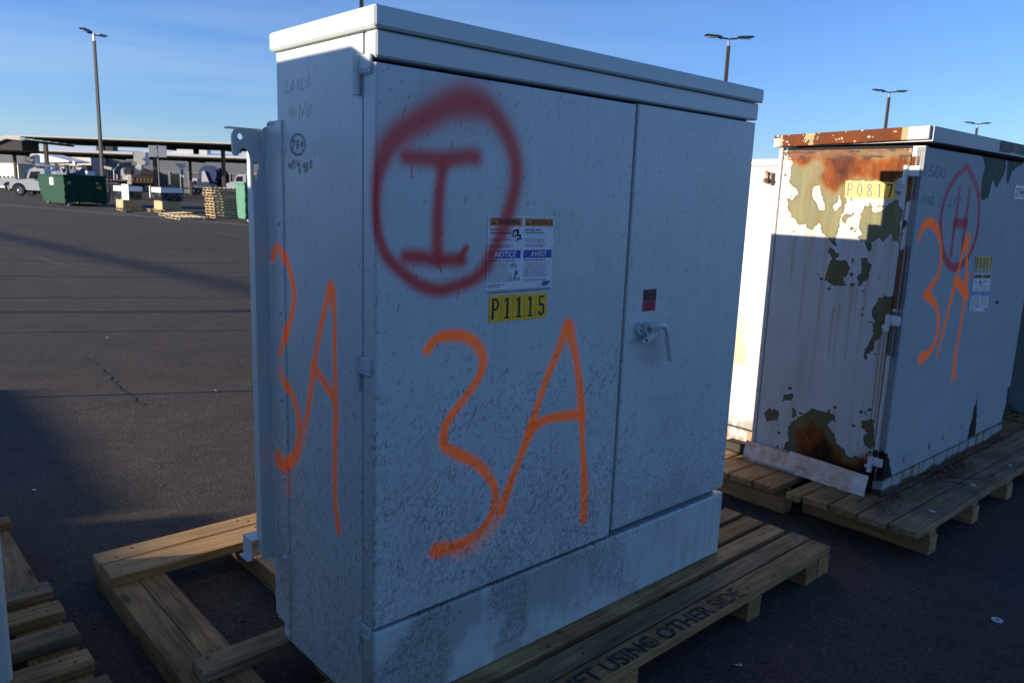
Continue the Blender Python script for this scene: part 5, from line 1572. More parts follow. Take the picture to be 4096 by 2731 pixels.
light_pole('tall twin-head light pole rising behind the green dumpster at the left', 377, 163, 56, None, True, R(86), 0.2)
light_pole('light pole running out of the top of the picture behind the cabinet lid', 1446, -90, 38, None, True, R(10))
light_pole('nearest of the twin-head light poles right of the big cabinet', 2914, 185, 46.5, None, True, R(2))
light_pole('middle twin-head light pole above the rusty cabinet lid', 3556, 390, 64, None, True, R(2))
light_pole('smallest and farthest twin-head light pole at the right edge', 3908, 512, 84, None, True, R(2))

# ------------------------------------------------------------------ yard behind: containers, boxes, pallets
M_GREEN = mat('green_enamel', (0.007, 0.044, 0.022), 0.7, var=0.2, scale=2.5, bump=0.1, spec=0.12)
M_GREEN2 = mat('pale_green_enamel', (0.085, 0.21, 0.14), 0.7, var=0.15, scale=3, spec=0.12)
M_TARP = mat('blue_tarp', (0.03, 0.045, 0.08), 0.6, var=0.3, bump=0.5, bscale=4)
M_CARD = mat('corrugated_cardboard', (0.38, 0.29, 0.145), 0.85, var=0.12)
M_FILM = mat('black_film', (0.012, 0.014, 0.022), 0.25, var=0.2, bump=0.8, bscale=7)
M_ORANGE = mat('orange_sticker', (0.45, 0.20, 0.02), 0.6)
M_MARK = mat('dull_yellow', (0.20, 0.13, 0.015), 0.6)
M_GLASS = mat('dark_glass', (0.015, 0.018, 0.02), 0.08)
M_TYRE = mat('tyre_rubber', (0.018, 0.018, 0.018), 0.8)
M_RIM = mat('wheel_rim', (0.45, 0.45, 0.46), 0.35, 0.7)
M_RED = mat('red_paint', (0.35, 0.03, 0.02), 0.5)
M_ROOF = mat('roof_sheet', (0.72, 0.66, 0.50), 0.6, var=0.05)
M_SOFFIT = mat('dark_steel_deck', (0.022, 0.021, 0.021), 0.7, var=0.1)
M_WALL = mat('grey_wall', (0.17, 0.175, 0.19), 0.8, var=0.06, scale=0.6)
M_WALL2 = mat('pale_wall', (0.76, 0.73, 0.66), 0.8, var=0.05, scale=0.6)
M_WALL3 = mat('tan_wall', (0.40, 0.37, 0.33), 0.8, var=0.05, scale=0.6)
M_DOORD = mat('shutter_grey', (0.11, 0.115, 0.13), 0.7)


def rolloff(label, loc, rz, w, l_, h, m_, loads=True, cut=1.0):
    t = thing('dumpster', label, 'dumpster', loc, rz, 'green roll-off containers')
    prof = [(0.0, 0.22), (l_ - cut, 0.22), (l_, h * 0.62), (l_, h), (0.0, h)]
    for nm, x0, x1 in (('side_wall', 0.0, 0.06), ('side_wall', w - 0.06, w)):
        MB().prism(prof, 0, x0, x1).build(nm, m_, t)
    b = MB(); b.box((0.061, 0.0, 0.22), (w - 0.061, 0.07, h)); e = b.build('end_door', m_, t)
    hb = MB()
    for z in (0.45, 0.9, 1.35, 1.6):
        hb.box((-0.03, -0.06, z), (0.05, 0.0, z + 0.10)); hb.tube([(-0.02, -0.05, z - 0.04), (-0.02, -0.05, z + 0.14)], 0.03, 6)
    hb.tube([(0.12, -0.04, 0.3), (0.12, -0.04, h - 0.05)], 0.03, 6)
    hb.build('hinge_set', m_, e)
    rb = MB()
    for x in (w * 0.36, w * 0.72, w - 0.06):
        rb.box((x - 0.05, -0.05, 0.24), (x + 0.05, -0.001, h - 0.02))
    rb.box((0.15, -0.045, h * 0.55), (w - 0.06, -0.001, h * 0.55 + 0.08))
    rb.build('rib', m_, e)
    MB().box((0.061, 0.07, 0.22), (w - 0.061, l_ - cut - 0.05, 0.30)).build('floor', m_, t)
    MB().prism([(l_ - cut - 0.05, 0.22), (l_ - cut + 0.05, 0.22), (l_ - 0.005, h * 0.62), (l_ - 0.005, h), (l_ - 0.08, h), (l_ - 0.08, h * 0.62)], 0, 0.061, w - 0.061).build('far_wall', m_, t)
    tr = MB()
    tr.box((-0.05, -0.04, h + 0.001), (0.09, l_, h + 0.09), 0.02); tr.box((w - 0.09, -0.04, h + 0.001), (w + 0.05, l_, h + 0.09), 0.02); tr.box((0.091, -0.04, h + 0.001), (w - 0.091, 0.09, h + 0.09), 0.02)
    tr.build('top_rail', m_, t)
    sk_ = MB(); sk_.box((-0.02, 0.0, 0.13), (0.10, l_ - cut - 0.1, 0.219)); sk_.box((w - 0.1, 0.0, 0.13), (w, l_ - cut - 0.1, 0.219)); sk_.build('skid_rail', m_, t)
    for x in (0.2, w - 0.35):
        for y in ((0.25, l_ - cut - 0.25) if l_ > 2 else (0.25,)):
            MB().tube([(x, y, 0.11), (x + 0.15, y, 0.11)], 0.11, 10).build('roller', M_STEEL, t)
    if loads:
        s = MB(); s.box((-0.008, 2.6, 1.18), (-0.001, 3.55, 1.62)); o = s.build('notice_sticker', M_LWHITE, t)
        MB().box((-0.012, 2.85, 1.27), (-0.0085, 3.25, 1.53)).build('notice_print', M_ORANGE, o)
        MB().box((w * 0.77, -0.01, 0.95), (w * 0.77 + 0.26, -0.002, 1.19)).build('orange_sticker', M_ORANGE, t)
        MB().box((0.14, -0.01, 1.28), (0.34, -0.002, 1.42)).build('pale_sticker', mat('pale_sticker', (0.25, 0.27, 0.27), 0.7), t)
        MB().box((w * 0.73, -0.01, 1.30), (w * 0.73 + 0.2, -0.002, 1.42)).build('pale_sticker', bpy.data.materials['pale_sticker'], t)
    return t


rolloff('long dark green roll-off dumpster with its sunlit side wall and stickers', ground(263, 824), YAW, 2.25, 6.6, 1.72, M_GREEN)
db = ground(263, 824)
# what sticks out of the dumpster
tp = MB()
gq = np.random.default_rng(3)
n = 9
v = []
for j in range(n):
    for i in range(n):
        e = min(i, j, n - 1 - i, n - 1 - j)
        v.append((0.15 + 1.9 * i / (n - 1), 0.4 + 3.6 * j / (n - 1), (1.2 if e == 0 else 1.85 + 0.12 * gq.normal() + 0.2 * math.sin(3.1 * j / (n - 1)))))
tp.add(v, [(j * n + i, j * n + i + 1, (j + 1) * n + i + 1, (j + 1) * n + i) for j in range(n - 1) for i in range(n - 1)])
tp.add([(x, y, 1.19) for x, y in ((0.15, 0.4), (2.05, 0.4), (2.05, 4.0), (0.15, 4.0))], [(0, 3, 2, 1)])
tag(tp.build('tarp_bundle', M_TARP, None, db, YAW), 'crumpled dark blue tarpaulin heaped on top of the green dumpster', 'tarpaulin')
lc = thing('louvred_box', 'white louvred box standing on the right end of the green dumpster load', 'box', to_world(db, YAW, 1.35, 0.35, 1.45), YAW)
MB().box((0, 0, 0), (0.42, 0.5, 0.62), 0.01).build('housing', M_WHITE, lc)
for k in range(4):
    MB().box((0.03, -0.02, 0.34 + 0.06 * k), (0.39, -0.001, 0.375 + 0.06 * k)).build('louvre', M_LWHITE, lc)
MB().box((0.02, 0.02, -0.25), (0.4, 0.48, 0.0)).build('packing', M_DARK, lc)


def gaylord(label, loc, w, l_, seed):
    t = thing('cardboard_bin', label, 'cardboard box', loc, YAW, 'bulk cardboard bins on pallets')
    MB().box((0, 0, 0.14), (w, l_, 0.66), 0.02).build('carton', M_CARD, t)
    gq = np.random.default_rng(seed)
    b = MB(); n = 28; v = []
    rows = (0.60, 0.70, 0.85, 0.98, 1.05)
    per = []
    for k in range(n):
        s = k / n * 4
        i, fr_ = int(s), s - int(s)
        c = [(-0.03, -0.03), (w + 0.03, -0.03), (w + 0.03, l_ + 0.03), (-0.03, l_ + 0.03)]
        a, d = c[i], c[(i + 1) % 4]
        per.append((a[0] + (d[0] - a[0]) * fr_, a[1] + (d[1] - a[1]) * fr_))
    for z in rows:
        for (x, y) in per:
            v.append((x + gq.normal(0, 0.022), y + gq.normal(0, 0.022), z + gq.normal(0, 0.03) * (z == rows[0])))
    f = [(r * n + k, r * n + (k + 1) % n, (r + 1) * n + (k + 1) % n, (r + 1) * n + k) for r in range(len(rows) - 1) for k in range(n)]
    b.add(v, f); b.build('black_wrap', M_FILM, t)
    MB().box((-0.07, -0.07, 1.03), (w + 0.07, l_ + 0.07, 1.30), 0.015).build('white_rim', M_LWHITE, t)
    MB().box((0.05, 0.05, 1.301), (w - 0.05, l_ - 0.05, 1.34), 0.01).build('contents', M_FILM, t)
    return t


def small_pallet(label, loc, rz, L1=1.22, L2=1.05, group='loose wooden pallets in the yard', tilt=0.0, proto=[None]):
    """Stringer pallet: three stringers along X, boards across."""
    if proto[0] is None:
        t = thing('wooden_pallet', label, 'pallet', loc, rz, group)
        for y in (0.0, L2 / 2 - 0.02, L2 - 0.04):
            board('stringer', M_WOODP, L1, 0.04, 0.088, t, (0, y, 0.02), 'x', 0)
        for k in range(6):
            board('deck_board', M_WOODP, L2, 0.12, 0.018, t, (0.0 + k * (L1 - 0.12) / 5, 0, 0.109), 'y', 0)
        for k in range(3):
            board('bottom_board', M_WOODP, L2, 0.12, 0.018, t, (0.0 + k * (L1 - 0.12) / 2, 0, 0.001), 'y', 0)
        proto[0] = t
        return t
    c = copy_tree(proto[0])
    c.location = loc; c.rotation_euler = (0, tilt, rz)
    c['label'] = label; c['group'] = group
    return c


g1_, g2_ = ground(493, 842), ground(650, 850)
small_pallet('small pallet under the cardboard bin nearest the dumpster', g1_ - Vector((0.02, 0.05, 0)), YAW)
small_pallet('small pallet jutting out under the cardboard bin beside the pallet stack', to_world(g2_, YAW, -0.12, -0.06), YAW)
gaylord('cardboard bin with white rim right of the green dumpster behind the white sign', g1_, 0.95, 1.25, 1)
gaylord('cardboard bin with black wrap and white rim left of the pallet stack', g2_, 1.0, 1.3, 2)
small_pallet('small pallet sticking out left of the wrapped cardboard bin', to_world(g2_, YAW, -0.25, 1.2), YAW)
fp = ground(720, 880)
small_pallet('flat pallet lying on the asphalt just left of the pallet stack', fp, YAW)
small_pallet('second flat pallet lying behind the first one', to_world(fp, YAW, 0.2, 1.4), YAW)
small_pallet('pallet lying askew with one end raised, left of the stack', ground(676, 868) + Vector((0, 0, 0.02)), YAW + R(6), tilt=-0.05)
sp = ground(860, 873)
gq = np.random.default_rng(12)
GS = 'pallets in the tall stack'
offs = [(0.0, 0.0), (0.02, 0.03), (-0.02, 0.02), (0.03, 0.10), (0.02, 0.12), (0.02, 0.10), (0.0, 0.16), (0.01, 0.18), (-0.03, 0.30), (0.10, 0.14), (0.02, 0.34)]
words = ['lowest', 'second lowest', 'third', 'fourth', 'fifth', 'sixth', 'seventh', 'eighth', 'third from the top', 'second from the top', 'topmost']
for k, (dx, dy) in enumerate(offs):
    lab = '%s pallet of the tall wooden pallet stack' % words[k] if k < 3 or k > 7 else '%s pallet from the ground in the tall wooden pallet stack' % words[k]
    p = to_world(sp, YAW, dx, dy, 0.1295 * k)
    small_pallet(lab, p, YAW + R(gq.normal(0, 1.5)), group=GS)
rolloff('pale green container end showing past the edge of the big grey cabinet', ground(983, 888), YAW, 1.8, 0.95, 1.62, M_GREEN2, False, 0.12)

# sign on a stand
sg = ground(506, 849)
s = thing('standing_sign', 'white sign board on a thin stand in front of the cardboard bin', 'sign', sg, R(-22))
MB().box((-0.22, -0.22, 0), (0.22, 0.22, 0.05), 0.01).build('base', M_BLACK, s)
MB().tube([(0, 0, 0.05), (0, 0, 0.72)], 0.028, 8).build('post', M_BLACK, s)
o = MB().box((-0.25, -0.02, 0.62), (0.25, 0.0, 1.42), 0.02).build('board', mat('sign_white', (0.72, 0.74, 0.72), 0.5, var=0.02), s)
b = MB()
gq = np.random.default_rng(5)
for z in (1.27, 1.0, 0.76):
    x = -0.19
    while x < 0.18:
        w = gq.uniform(0.03, 0.07)
        b.box((x, -0.0235, z), (min(x + w, 0.2), -0.0205, z + 0.10)); x += w + 0.02
b.build('green_print', mat('green_print', (0.10, 0.30, 0.20), 0.6), o)

# ------------------------------------------------------------------ vehicles
def wheel(parent, x, y, r, w=0.28, name='wheel'):
    n = 20
    t = MB()
    prof = [(r * 0.56, 0.0), (r * 0.93, 0.0), (r, w * 0.14), (r, w * 0.86), (r * 0.93, w), (r * 0.56, w)]
    v = [(rr * math.cos(6.2832 * k / n), yy, rr * math.sin(6.2832 * k / n)) for rr, yy in prof for k in range(n)]
    f = [(i * n + k, i * n + (k + 1) % n, (i + 1) * n + (k + 1) % n, (i + 1) * n + k) for i in range(len(prof) - 1) for k in range(n)]
    t.add(v, f)
    o = link(name, t.mesh('tyre', M_TYRE), parent, (x, y, r))
    h = MB()
    h.tube([(0, 0.035, 0), (0, w - 0.02, 0)], r * 0.565, 20)
    h.dome((0, 0.035, 0), (0, -1, 0), r * 0.22, 0.06, 10)
    for k in range(8):
        a = 6.2832 * k / 8
        h.dome((r * 0.36 * math.cos(a), 0.035, r * 0.36 * math.sin(a)), (0, -1, 0), r * 0.05, 0.03, 6)
    h.build('rim', M_RIM, o)
    return o


M_TRUCK = mat('white_truck_paint', (0.66, 0.66, 0.64), 0.35, var=0.03)


def service_truck(label, loc, rz, length=6.2, sc=1.0):
    """Cab-forward along -X, origin on the ground under the front axle."""
    t = thing('service_truck', label, 'truck', loc, rz, 'utility trucks parked in the yard')
    hood = [(-0.75, 0.62), (-0.70, 1.12), (-0.45, 1.25), (0.45, 1.38), (0.62, 1.38), (0.62, 0.55), (0.52, 0.55)] + [(0.56 * math.cos(a), 0.52 + 0.56 * math.sin(a)) for a in np.linspace(0.1, 3.05, 9)]
    MB().prism(hood, 1, -1.0, 1.0).build('hood', M_TRUCK, t)
    cab = [(0.63, 0.50), (0.63, 1.42), (0.95, 2.16), (1.15, 2.28), (2.05, 2.30), (2.15, 2.2), (2.15, 0.50)]
    c = MB().prism(cab, 1, -1.0, 1.0).build('cab', M_TRUCK, t)
    for y in (-1.012, 1.002):
        MB().prism([(0.86, 1.48), (1.06, 2.02), (1.75, 2.06), (1.75, 1.45)], 1, y, y + 0.01).build('side_window', M_GLASS, c)
        MB().box((1.55, y, 1.30), (1.72, y + 0.01, 1.34)).build('door_handle', M_BLACK, c)
    ws = MB()
    ws.add([(0.655, -0.85, 1.50), (0.655, 0.85, 1.50), (0.945, 0.80, 2.18), (0.945, -0.80, 2.18)], [(0, 1, 2, 3)])
    o = ws.build('windscreen', M_GLASS, c)
    mr = MB(); mr.box((0.70, -1.32, 1.45), (0.78, -1.12, 1.85), 0.02); mr.tube([(0.74, -1.2, 1.5), (0.85, -1.0, 1.45)], 0.02, 6); mr.build('mirror', M_BLACK, c)
    MB().box((-0.86, -0.98, 0.45), (-0.72, 0.98, 0.72), 0.03).build('bumper', M_RIM, t)
    for y in (-0.80, 0.66):
        MB().box((-0.765, y, 0.85), (-0.72, y + 0.16, 1.02), 0.015).build('headlight', M_LENS, t)
    MB().box((2.2, -1.02, 0.62), (length - 0.8, 1.02, 1.40), 0.03).build('utility_body', M_TRUCK, t)
    MB().box((-0.5, -0.42, 0.38), (length - 0.9, 0.42, 0.60)).build('chassis', M_BLACK, t)
    for y in (-1.0, 0.72):
        wheel(t, 0.0, y, 0.47)
        wheel(t, length - 2.4, y, 0.47)
    return t


tl = service_truck('white utility truck parked behind the left end of the green dumpster', ground(69, 784) + Vector((0.1, 1.0, 0)), R(4))
lx = MB()
lx.tube([(2.5, 0, 1.4), (2.4, 0, 2.5), (1.1, 0, 2.75)], 0.13, 8)
lx.box((0.72, -0.35, 2.62), (1.25, 0.35, 3.45), 0.08)
boom = lx.build('lift_bucket', M_TRUCK, tl)
hz = MB()
for k in range(4):
    hz.tube([(0.8 + 0.1 * k, -0.38, 2.5), (0.72 + 0.1 * k, -0.42, 2.85), (0.82 + 0.09 * k, -0.4, 3.15 + 0.06 * k), (1.2, -0.38, 3.35)], 0.03, 6)
hz.tube([(0.75, -0.4, 2.75), (0.42, -0.4, 2.9), (0.40, -0.4, 3.15), (0.62, -0.4, 3.25), (0.95, -0.4, 3.2)], 0.045, 6)
hz.build('hydraulic_hose', M_BLACK, boom)
MB().box((2.6, -0.9, 1.45), (4.0, -0.3, 2.1), 0.04).build('tool_locker', M_TRUCK, tl)

pk = thing('pickup_truck', 'pale pickup bed with one wheel showing at the left frame edge', 'pickup', ground(32, 762) + Vector((0, 0.92, 0)), R(4), 'utility trucks parked in the yard')
MB().prism([(-4.5, 0.45), (-4.5, 1.3), (0.9, 1.35), (1.05, 0.75), (0.9, 0.45), (0.5, 0.45)] + [(0.48 * math.cos(a), 0.45 + 0.5 * math.sin(a)) for a in np.linspace(0.1, 3.05, 8)] + [(-0.5, 0.45)], 1, -0.95, 0.95).build('body', M_TRUCK, pk)
MB().prism([(-4.0, 1.31), (-3.6, 2.0), (-2.0, 2.05), (-1.6, 1.33)], 1, -0.9, 0.9).build('cab', M_TRUCK, pk)
for y in (-0.92, 0.66):
    wheel(pk, 0.0, y, 0.40, 0.26); wheel(pk, -3.6, y, 0.40, 0.26)

# digger-derrick truck right of the dumpster
dg = thing('bucket_truck', 'bucket truck with folded white boom and big chrome wheel behind the sign', 'truck', ground(447, 783) + Vector((-0.6, 3.0, 0)), R(4), 'utility trucks parked in the yard')
dg.scale = (1.25, 1.25, 1.25)
MB().box((-1.0, -1.0, 0.75), (3.8, 1.0, 1.05)).build('chassis', M_BLACK, dg)
MB().box((-0.75, -1.22, 1.22), (1.0, 1.2, 1.30)).build('deck', M_BLACK, dg)
sb = MB(); sb.box((-0.75, -1.235, 1.225), (1.0, -1.221, 1.295)); sb.build('reflector_strip', mat('reflector_red', (0.5, 0.12, 0.10), 0.4, var=0.5, scale=6), dg)
wheel(dg, 0.0, -1.16, 0.47); wheel(dg, 0.0, 0.88, 0.47); wheel(dg, 3.4, -1.16, 0.47); wheel(dg, 3.4, 0.88, 0.47)
fd = MB(); fd.prism([(-0.75, 0.95), (-0.75, 1.01), (0.35, 1.01), (0.72, 0.62), (0.67, 0.58), (0.32, 0.95)], 1, -1.2, -0.8); fd.build('mudguard', M_STEEL, dg)
wr = MB(); wr.tube([(-0.2, -0.6, 1.3), (-0.2, -0.6, 2.05), (0.25, -0.6, 2.55)], 0.03, 6); wr.tube([(0.05, -0.6, 1.3), (0.05, -0.6, 1.7), (-0.2, -0.6, 1.7)], 0.03, 6); wr.build('handrail', M_LWHITE, dg)
MB().prism([(0.3, 1.3), (0.35, 2.1), (0.52, 2.3), (0.62, 1.75), (0.95, 1.6), (0.95, 1.3)], 1, -0.55, 0.3).build('pedestal', M_TRUCK, dg)
dr = MB(); dr.tube([(0.98, -0.62, 2.05), (0.98, 0.1, 2.05)], 0.28, 14); dr.build('winch_drum', M_BLACK, dg)
MB().prism([(1.15, 1.32), (1.45, 2.4), (1.75, 2.75), (2.05, 2.75), (1.85, 1.95), (1.95, 1.32)], 1, -0.35, 0.15).build('lower_boom', M_TRUCK, dg)
MB().tube([(0.05, -0.2, 2.62), (1.1, -0.2, 2.72)], 0.12, 8).build('upper_boom', M_BLACK, dg)
bk = MB().prism([(1.42, 2.95), (1.55, 3.62), (2.45, 3.62), (2.38, 2.62), (1.95, 2.55)], 1, -0.6, 0.3).build('bucket', M_TRUCK, dg)
MB().box((1.38, -0.5, 3.35), (1.52, -0.2, 3.6)).build('bucket_lamp', M_RED, bk)
MB().box((1.1, -1.2, 0.95), (1.45, -0.6, 1.75), 0.02).build('tool_locker', M_WALL2, dg)
MB().prism([(1.5, 1.25), (1.55, 1.65), (1.72, 1.25)], 1, -1.25, -1.2).build('warning_flag', M_RED, dg)
yb = MB().box((1.75, -1.2, 1.06), (3.6, 1.0, 1.75), 0.03).build('side_body', M_BLACK, dg)
for k in range(6):
    MB().box((1.85 + 0.29 * k, -1.216, 1.2), (2.0 + 0.29 * k, -1.202, 1.48)).build('yellow_marking', M_MARK, yb)
MB().box((2.0, -0.9, 1.76), (3.2, 0.6, 2.1), 0.04).build('equipment_rack', M_BLACK, dg)

# cable reel trailer under the canopy
rt_ = thing('reel_trailer', 'cable reel trailer with a blue drum and white side arms under the canopy', 'trailer', ground(784, 777), 0.0)
rt_.scale = (1.25, 1.25, 1.25)
wheel(rt_, 0.0, -0.75, 0.38, 0.22); wheel(rt_, 0.0, 0.6, 0.38, 0.22)
MB().box((-1.5, -0.4, 0.55), (2.6, 0.4, 0.68)).build('frame', M_BLACK, rt_)
MB().box((-0.1, -0.7, 0.95), (0.5, 0.4, 1.75), 0.03).build('control_box', M_TRUCK, rt_)
MB().box((0.05, -0.715, 1.15), (0.36, -0.702, 1.5)).build('access_panel', M_BLACK, rt_)
for y in (-0.75, 0.68):
    MB().prism([(0.95, 0.7), (1.05, 2.55), (1.35, 2.6), (2.1, 0.7)], 1, y, y + 0.08).build('side_arm', M_TRUCK, rt_)
dm = MB()
for y in (-0.62, 0.5):
    dm.tube([(1.65, y, 2.25), (1.65, y + 0.08, 2.25)], 1.0, 24)
dm.tube([(1.65, -0.54, 2.25), (1.65, 0.5, 2.25)], 0.62, 18)
dm.build('cable_drum', mat('blue_drum', (0.02, 0.045, 0.15), 0.6), rt_)
MB().tube([(2.35, 0.9, 2.0), (2.35, 1.4, 2.0)], 1.0, 20).build('spare_drum', M_BLACK, rt_)
for k, (px_, py_) in enumerate(((905, 790),)):
    tr = thing('white_truck', 'white truck with a rounded bonnet and tan tank half hidden by the pallet stack', 'truck', ground(px_, py_), R(3), 'utility trucks parked in the yard')
    MB().prism([(-0.2, 0.7), (-0.1, 1.2), (0.35, 1.62), (1.0, 1.85), (1.3, 1.85), (1.3, 0.7)], 1, -1.1, 1.1).build('bonnet', M_TRUCK, tr)
    c = MB().prism([(1.3, 0.7), (1.3, 1.9), (1.6, 2.6), (1.9, 2.75), (2.7, 2.75), (2.7, 0.7)], 1, -1.1, 1.1).build('cab', M_TRUCK, tr)
    MB().prism([(1.45, 1.95), (1.68, 2.5), (2.3, 2.55), (2.3, 1.95)], 1, -1.115, -1.103).build('side_window', M_GLASS, c)
    MB().tube([(2.85, -0.8, 1.0), (2.85, -0.8, 3.2)], 0.08, 8).build('exhaust_stack', M_RIM, tr)
    MB().tube([(3.2, 0, 2.25), (5.0, 0, 2.25)], [0.75, 0.8], 18).build('tank', mat('tan_tank', (0.45, 0.27, 0.12), 0.7), tr)
    MB().box((0.2, -1.0, 0.5), (6, 1.0, 0.9)).build('chassis', M_BLACK, tr)
    wheel(tr, 0.7, -1.12, 0.5); wheel(tr, 0.7, 0.84, 0.5); wheel(tr, 4.6, -1.12, 0.5); wheel(tr, 4.6, 0.84, 0.5)

# ------------------------------------------------------------------ canopies, buildings, street furniture
def pxm(Y):
    return Y / F_PX / 0.985


def canopy(label, x0px, x1px, py, Y, depth, drop, cols, thick=0.22):
    a, b_ = at(x0px, py, Y), at(x1px, py + (x1px - x0px) * 0.0335, Y)
    z = (a.z + b_.z) / 2
    t = thing('canopy', label, 'canopy', (0, 0, 0), 0.0, 'open steel canopies')
    x0, x1 = a.x, b_.x
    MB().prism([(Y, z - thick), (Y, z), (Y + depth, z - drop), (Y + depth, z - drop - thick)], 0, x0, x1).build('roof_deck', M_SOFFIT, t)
    MB().prism([(Y - 0.06, z - thick * 0.45), (Y - 0.06, z + 0.05), (Y - 0.004, z + 0.05), (Y + depth, z + 0.06 - drop), (Y + depth, z + 0.012 - drop), (Y - 0.004, z + 0.012), (Y - 0.004, z - thick * 0.45)], 0, x0 - 0.02, x1 + 0.02).build('roof_sheet', M_ROOF, t)
    bm_ = MB()
    for k in range(7):
        y = Y + 0.6 + k * (depth - 1.2) / 6
        zz = z - drop * (y - Y) / depth - thick
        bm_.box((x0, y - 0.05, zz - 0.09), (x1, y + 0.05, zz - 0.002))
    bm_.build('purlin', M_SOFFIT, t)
    for px_ in cols:
        c = at(px_, py + 60, Y + depth * 0.42)
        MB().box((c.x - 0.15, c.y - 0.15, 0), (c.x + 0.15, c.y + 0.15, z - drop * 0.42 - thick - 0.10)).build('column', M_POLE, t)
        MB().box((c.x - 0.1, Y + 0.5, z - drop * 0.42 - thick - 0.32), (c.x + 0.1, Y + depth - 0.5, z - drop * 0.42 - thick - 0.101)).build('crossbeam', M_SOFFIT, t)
    return t


c1 = canopy('nearer long steel canopy with a thin pale roof edge', 84, 1250, 545, 72, 9, 0.1, (184, 618, 892), 0.15)
# gable end of the next canopy bay, facing the sun
ca = at(84, 545, 71.6); cb_ = at(24, 540, 71.6); cc = at(-60, 572, 71.6)
gm = thing('canopy_gable', 'pale low gable end at the left tip of the nearer canopy', 'canopy', (0, 0, 0))
MB().prism([(ca.x, ca.z), (ca.x, ca.z - 0.38), (cb_.x, cb_.z - 0.34), (cc.x, cc.z - 0.34), (cc.x, cc.z), (cb_.x, cb_.z)], 1, 71.5, 71.62).build('fascia', M_ROOF, gm)
MB().prism([(ca.x - 0.02, ca.z - 0.38), (cb_.x, cb_.z - 0.34), (cc.x, cc.z - 0.34), (cc.x, cc.z - 0.55), (ca.x - 0.02, cc.z - 0.55)], 1, 71.66, 74.2).build('roof_deck', M_SOFFIT, gm)
MB().box((cb_.x - 3.4, 73, 0), (cb_.x - 3.1, 73.3, cc.z - 0.56)).build('column', M_POLE, gm)
canopy('farther long canopy with a pale roof edge in front of the grey building', -200, 1250, 590, 98, 9, 0.15, (60, 430, 760), 0.25)

bl = thing('warehouse', 'long grey warehouse with dark shutter doors behind the canopies', 'building', (0, 0, 0))
Yb = 116.0
p0, p1 = at(-300, 700, Yb), at(1700, 700, Yb)
zt = 5.0
MB().box((p0.x, Yb, 0), (p1.x, Yb + 30, zt)).build('wall', M_WALL, bl)
MB().prism([(Yb - 0.25, zt + 0.002), (Yb - 0.25, zt + 0.3), (Yb + 14, zt + 1.6), (Yb + 30, zt + 1.6), (Yb + 30, zt + 0.002)], 0, p0.x - 0.2, p1.x + 0.2).build('roof', mat('white_roof', (0.80, 0.80, 0.78), 0.6, var=0.03), bl)
MB().box((p0.x, Yb - 0.06, 3.0), (p1.x, Yb - 0.003, 3.08)).build('wall_joint', M_WALL3, bl)
s_ = pxm(Yb)
for (a, b_, top) in ((586, 672, 694), (681, 719, 695), (756, 830, 694), (864, 918, 696), (230, 300, 690), (390, 440, 690), (960, 1040, 700)):
    xa, xb = at(a, top, Yb).x, at(b_, top, Yb).x
    zz = at(a, top, Yb).z
    MB().box((xa, Yb - 0.05, 0), (xb, Yb - 0.004, zz)).build('shutter_door', M_DOORD if b_ - a > 60 else M_GLASS, bl)
    MB().box((xa - 0.15, Yb - 0.07, 0), (xa - 0.01, Yb - 0.004, zz + 0.2)).build('door_frame', M_WALL3, bl)
    MB().box((xb + 0.01, Yb - 0.07, 0), (xb + 0.15, Yb - 0.004, zz + 0.2)).build('door_frame', M_WALL3, bl)
for i, (px_, w, hh) in enumerate(((400, 1.2, 0.8), (437, 1.2, 0.8), (745, 4.0, 1.2), (800, 2.2, 1.0))):
    c = at(px_, 600, Yb + 6)
    t = thing('rooftop_unit', ['small dark roof vent over the far canopy near the pole', 'second small dark roof vent over the far canopy', 'long white rooftop unit above the far canopy', 'white rooftop unit beside the long one'][i], 'roof unit', (c.x, c.y, zt + 0.85))
    MB().box((-w / 2, 0, 0), (w / 2, 1.5, hh), 0.05).build('housing', M_WHITE if i > 1 else M_SOFFIT, t)
    MB().box((-w / 2 - 0.05, -0.05, hh + 0.001), (w / 2 + 0.05, 1.55, hh + 0.1)).build('hood', M_WHITE if i > 1 else M_SOFFIT, t)

# sunlit white office at the left
wo = at(76, 716, 106)
of = thing('white_office', 'sunlit white panelled office block with tall dark windows at the left edge', 'building', (wo.x, wo.y, 0), R(-24))
s_ = pxm(106)
MB().box((-9, 0, 0), (0, 6, 3.05)).build('wall', M_WALL2, of)
for k in range(1, 6):
    MB().box((-9, -0.03, 3.06 + 0.0), (0.05, -0.002, 3.2)) if k == 9 else None
MB().box((-9.1, -0.1, 3.052), (0.1, 6.1, 3.25)).build('coping', M_WALL2, of)
for x in (-0.78, -1.62, -2.46, -3.3, -4.14):
    w_ = MB().box((x, -0.04, 0.25), (x + 0.55, -0.003, 1.55)).build('window', M_GLASS, of)
    MB().box((x + 0.22, -0.07, 0.27), (x + 0.36, -0.041, 1.30)).build('mullion', M_WALL2, w_)
for x in (-0.9, -2.0, -3.1):
    MB().box((x - 0.02, -0.008, 1.6), (x + 0.02, -0.003, 3.04)).build('panel_joint', M_WALL3, of)
MB().box((-9, -0.008, 2.3), (0, -0.003, 2.34)).build('panel_joint', M_WALL3, of)
MB().box((-12, 9, 0), (2.5, 14, 4.6)).build('rear_block', M_WALL3, of)

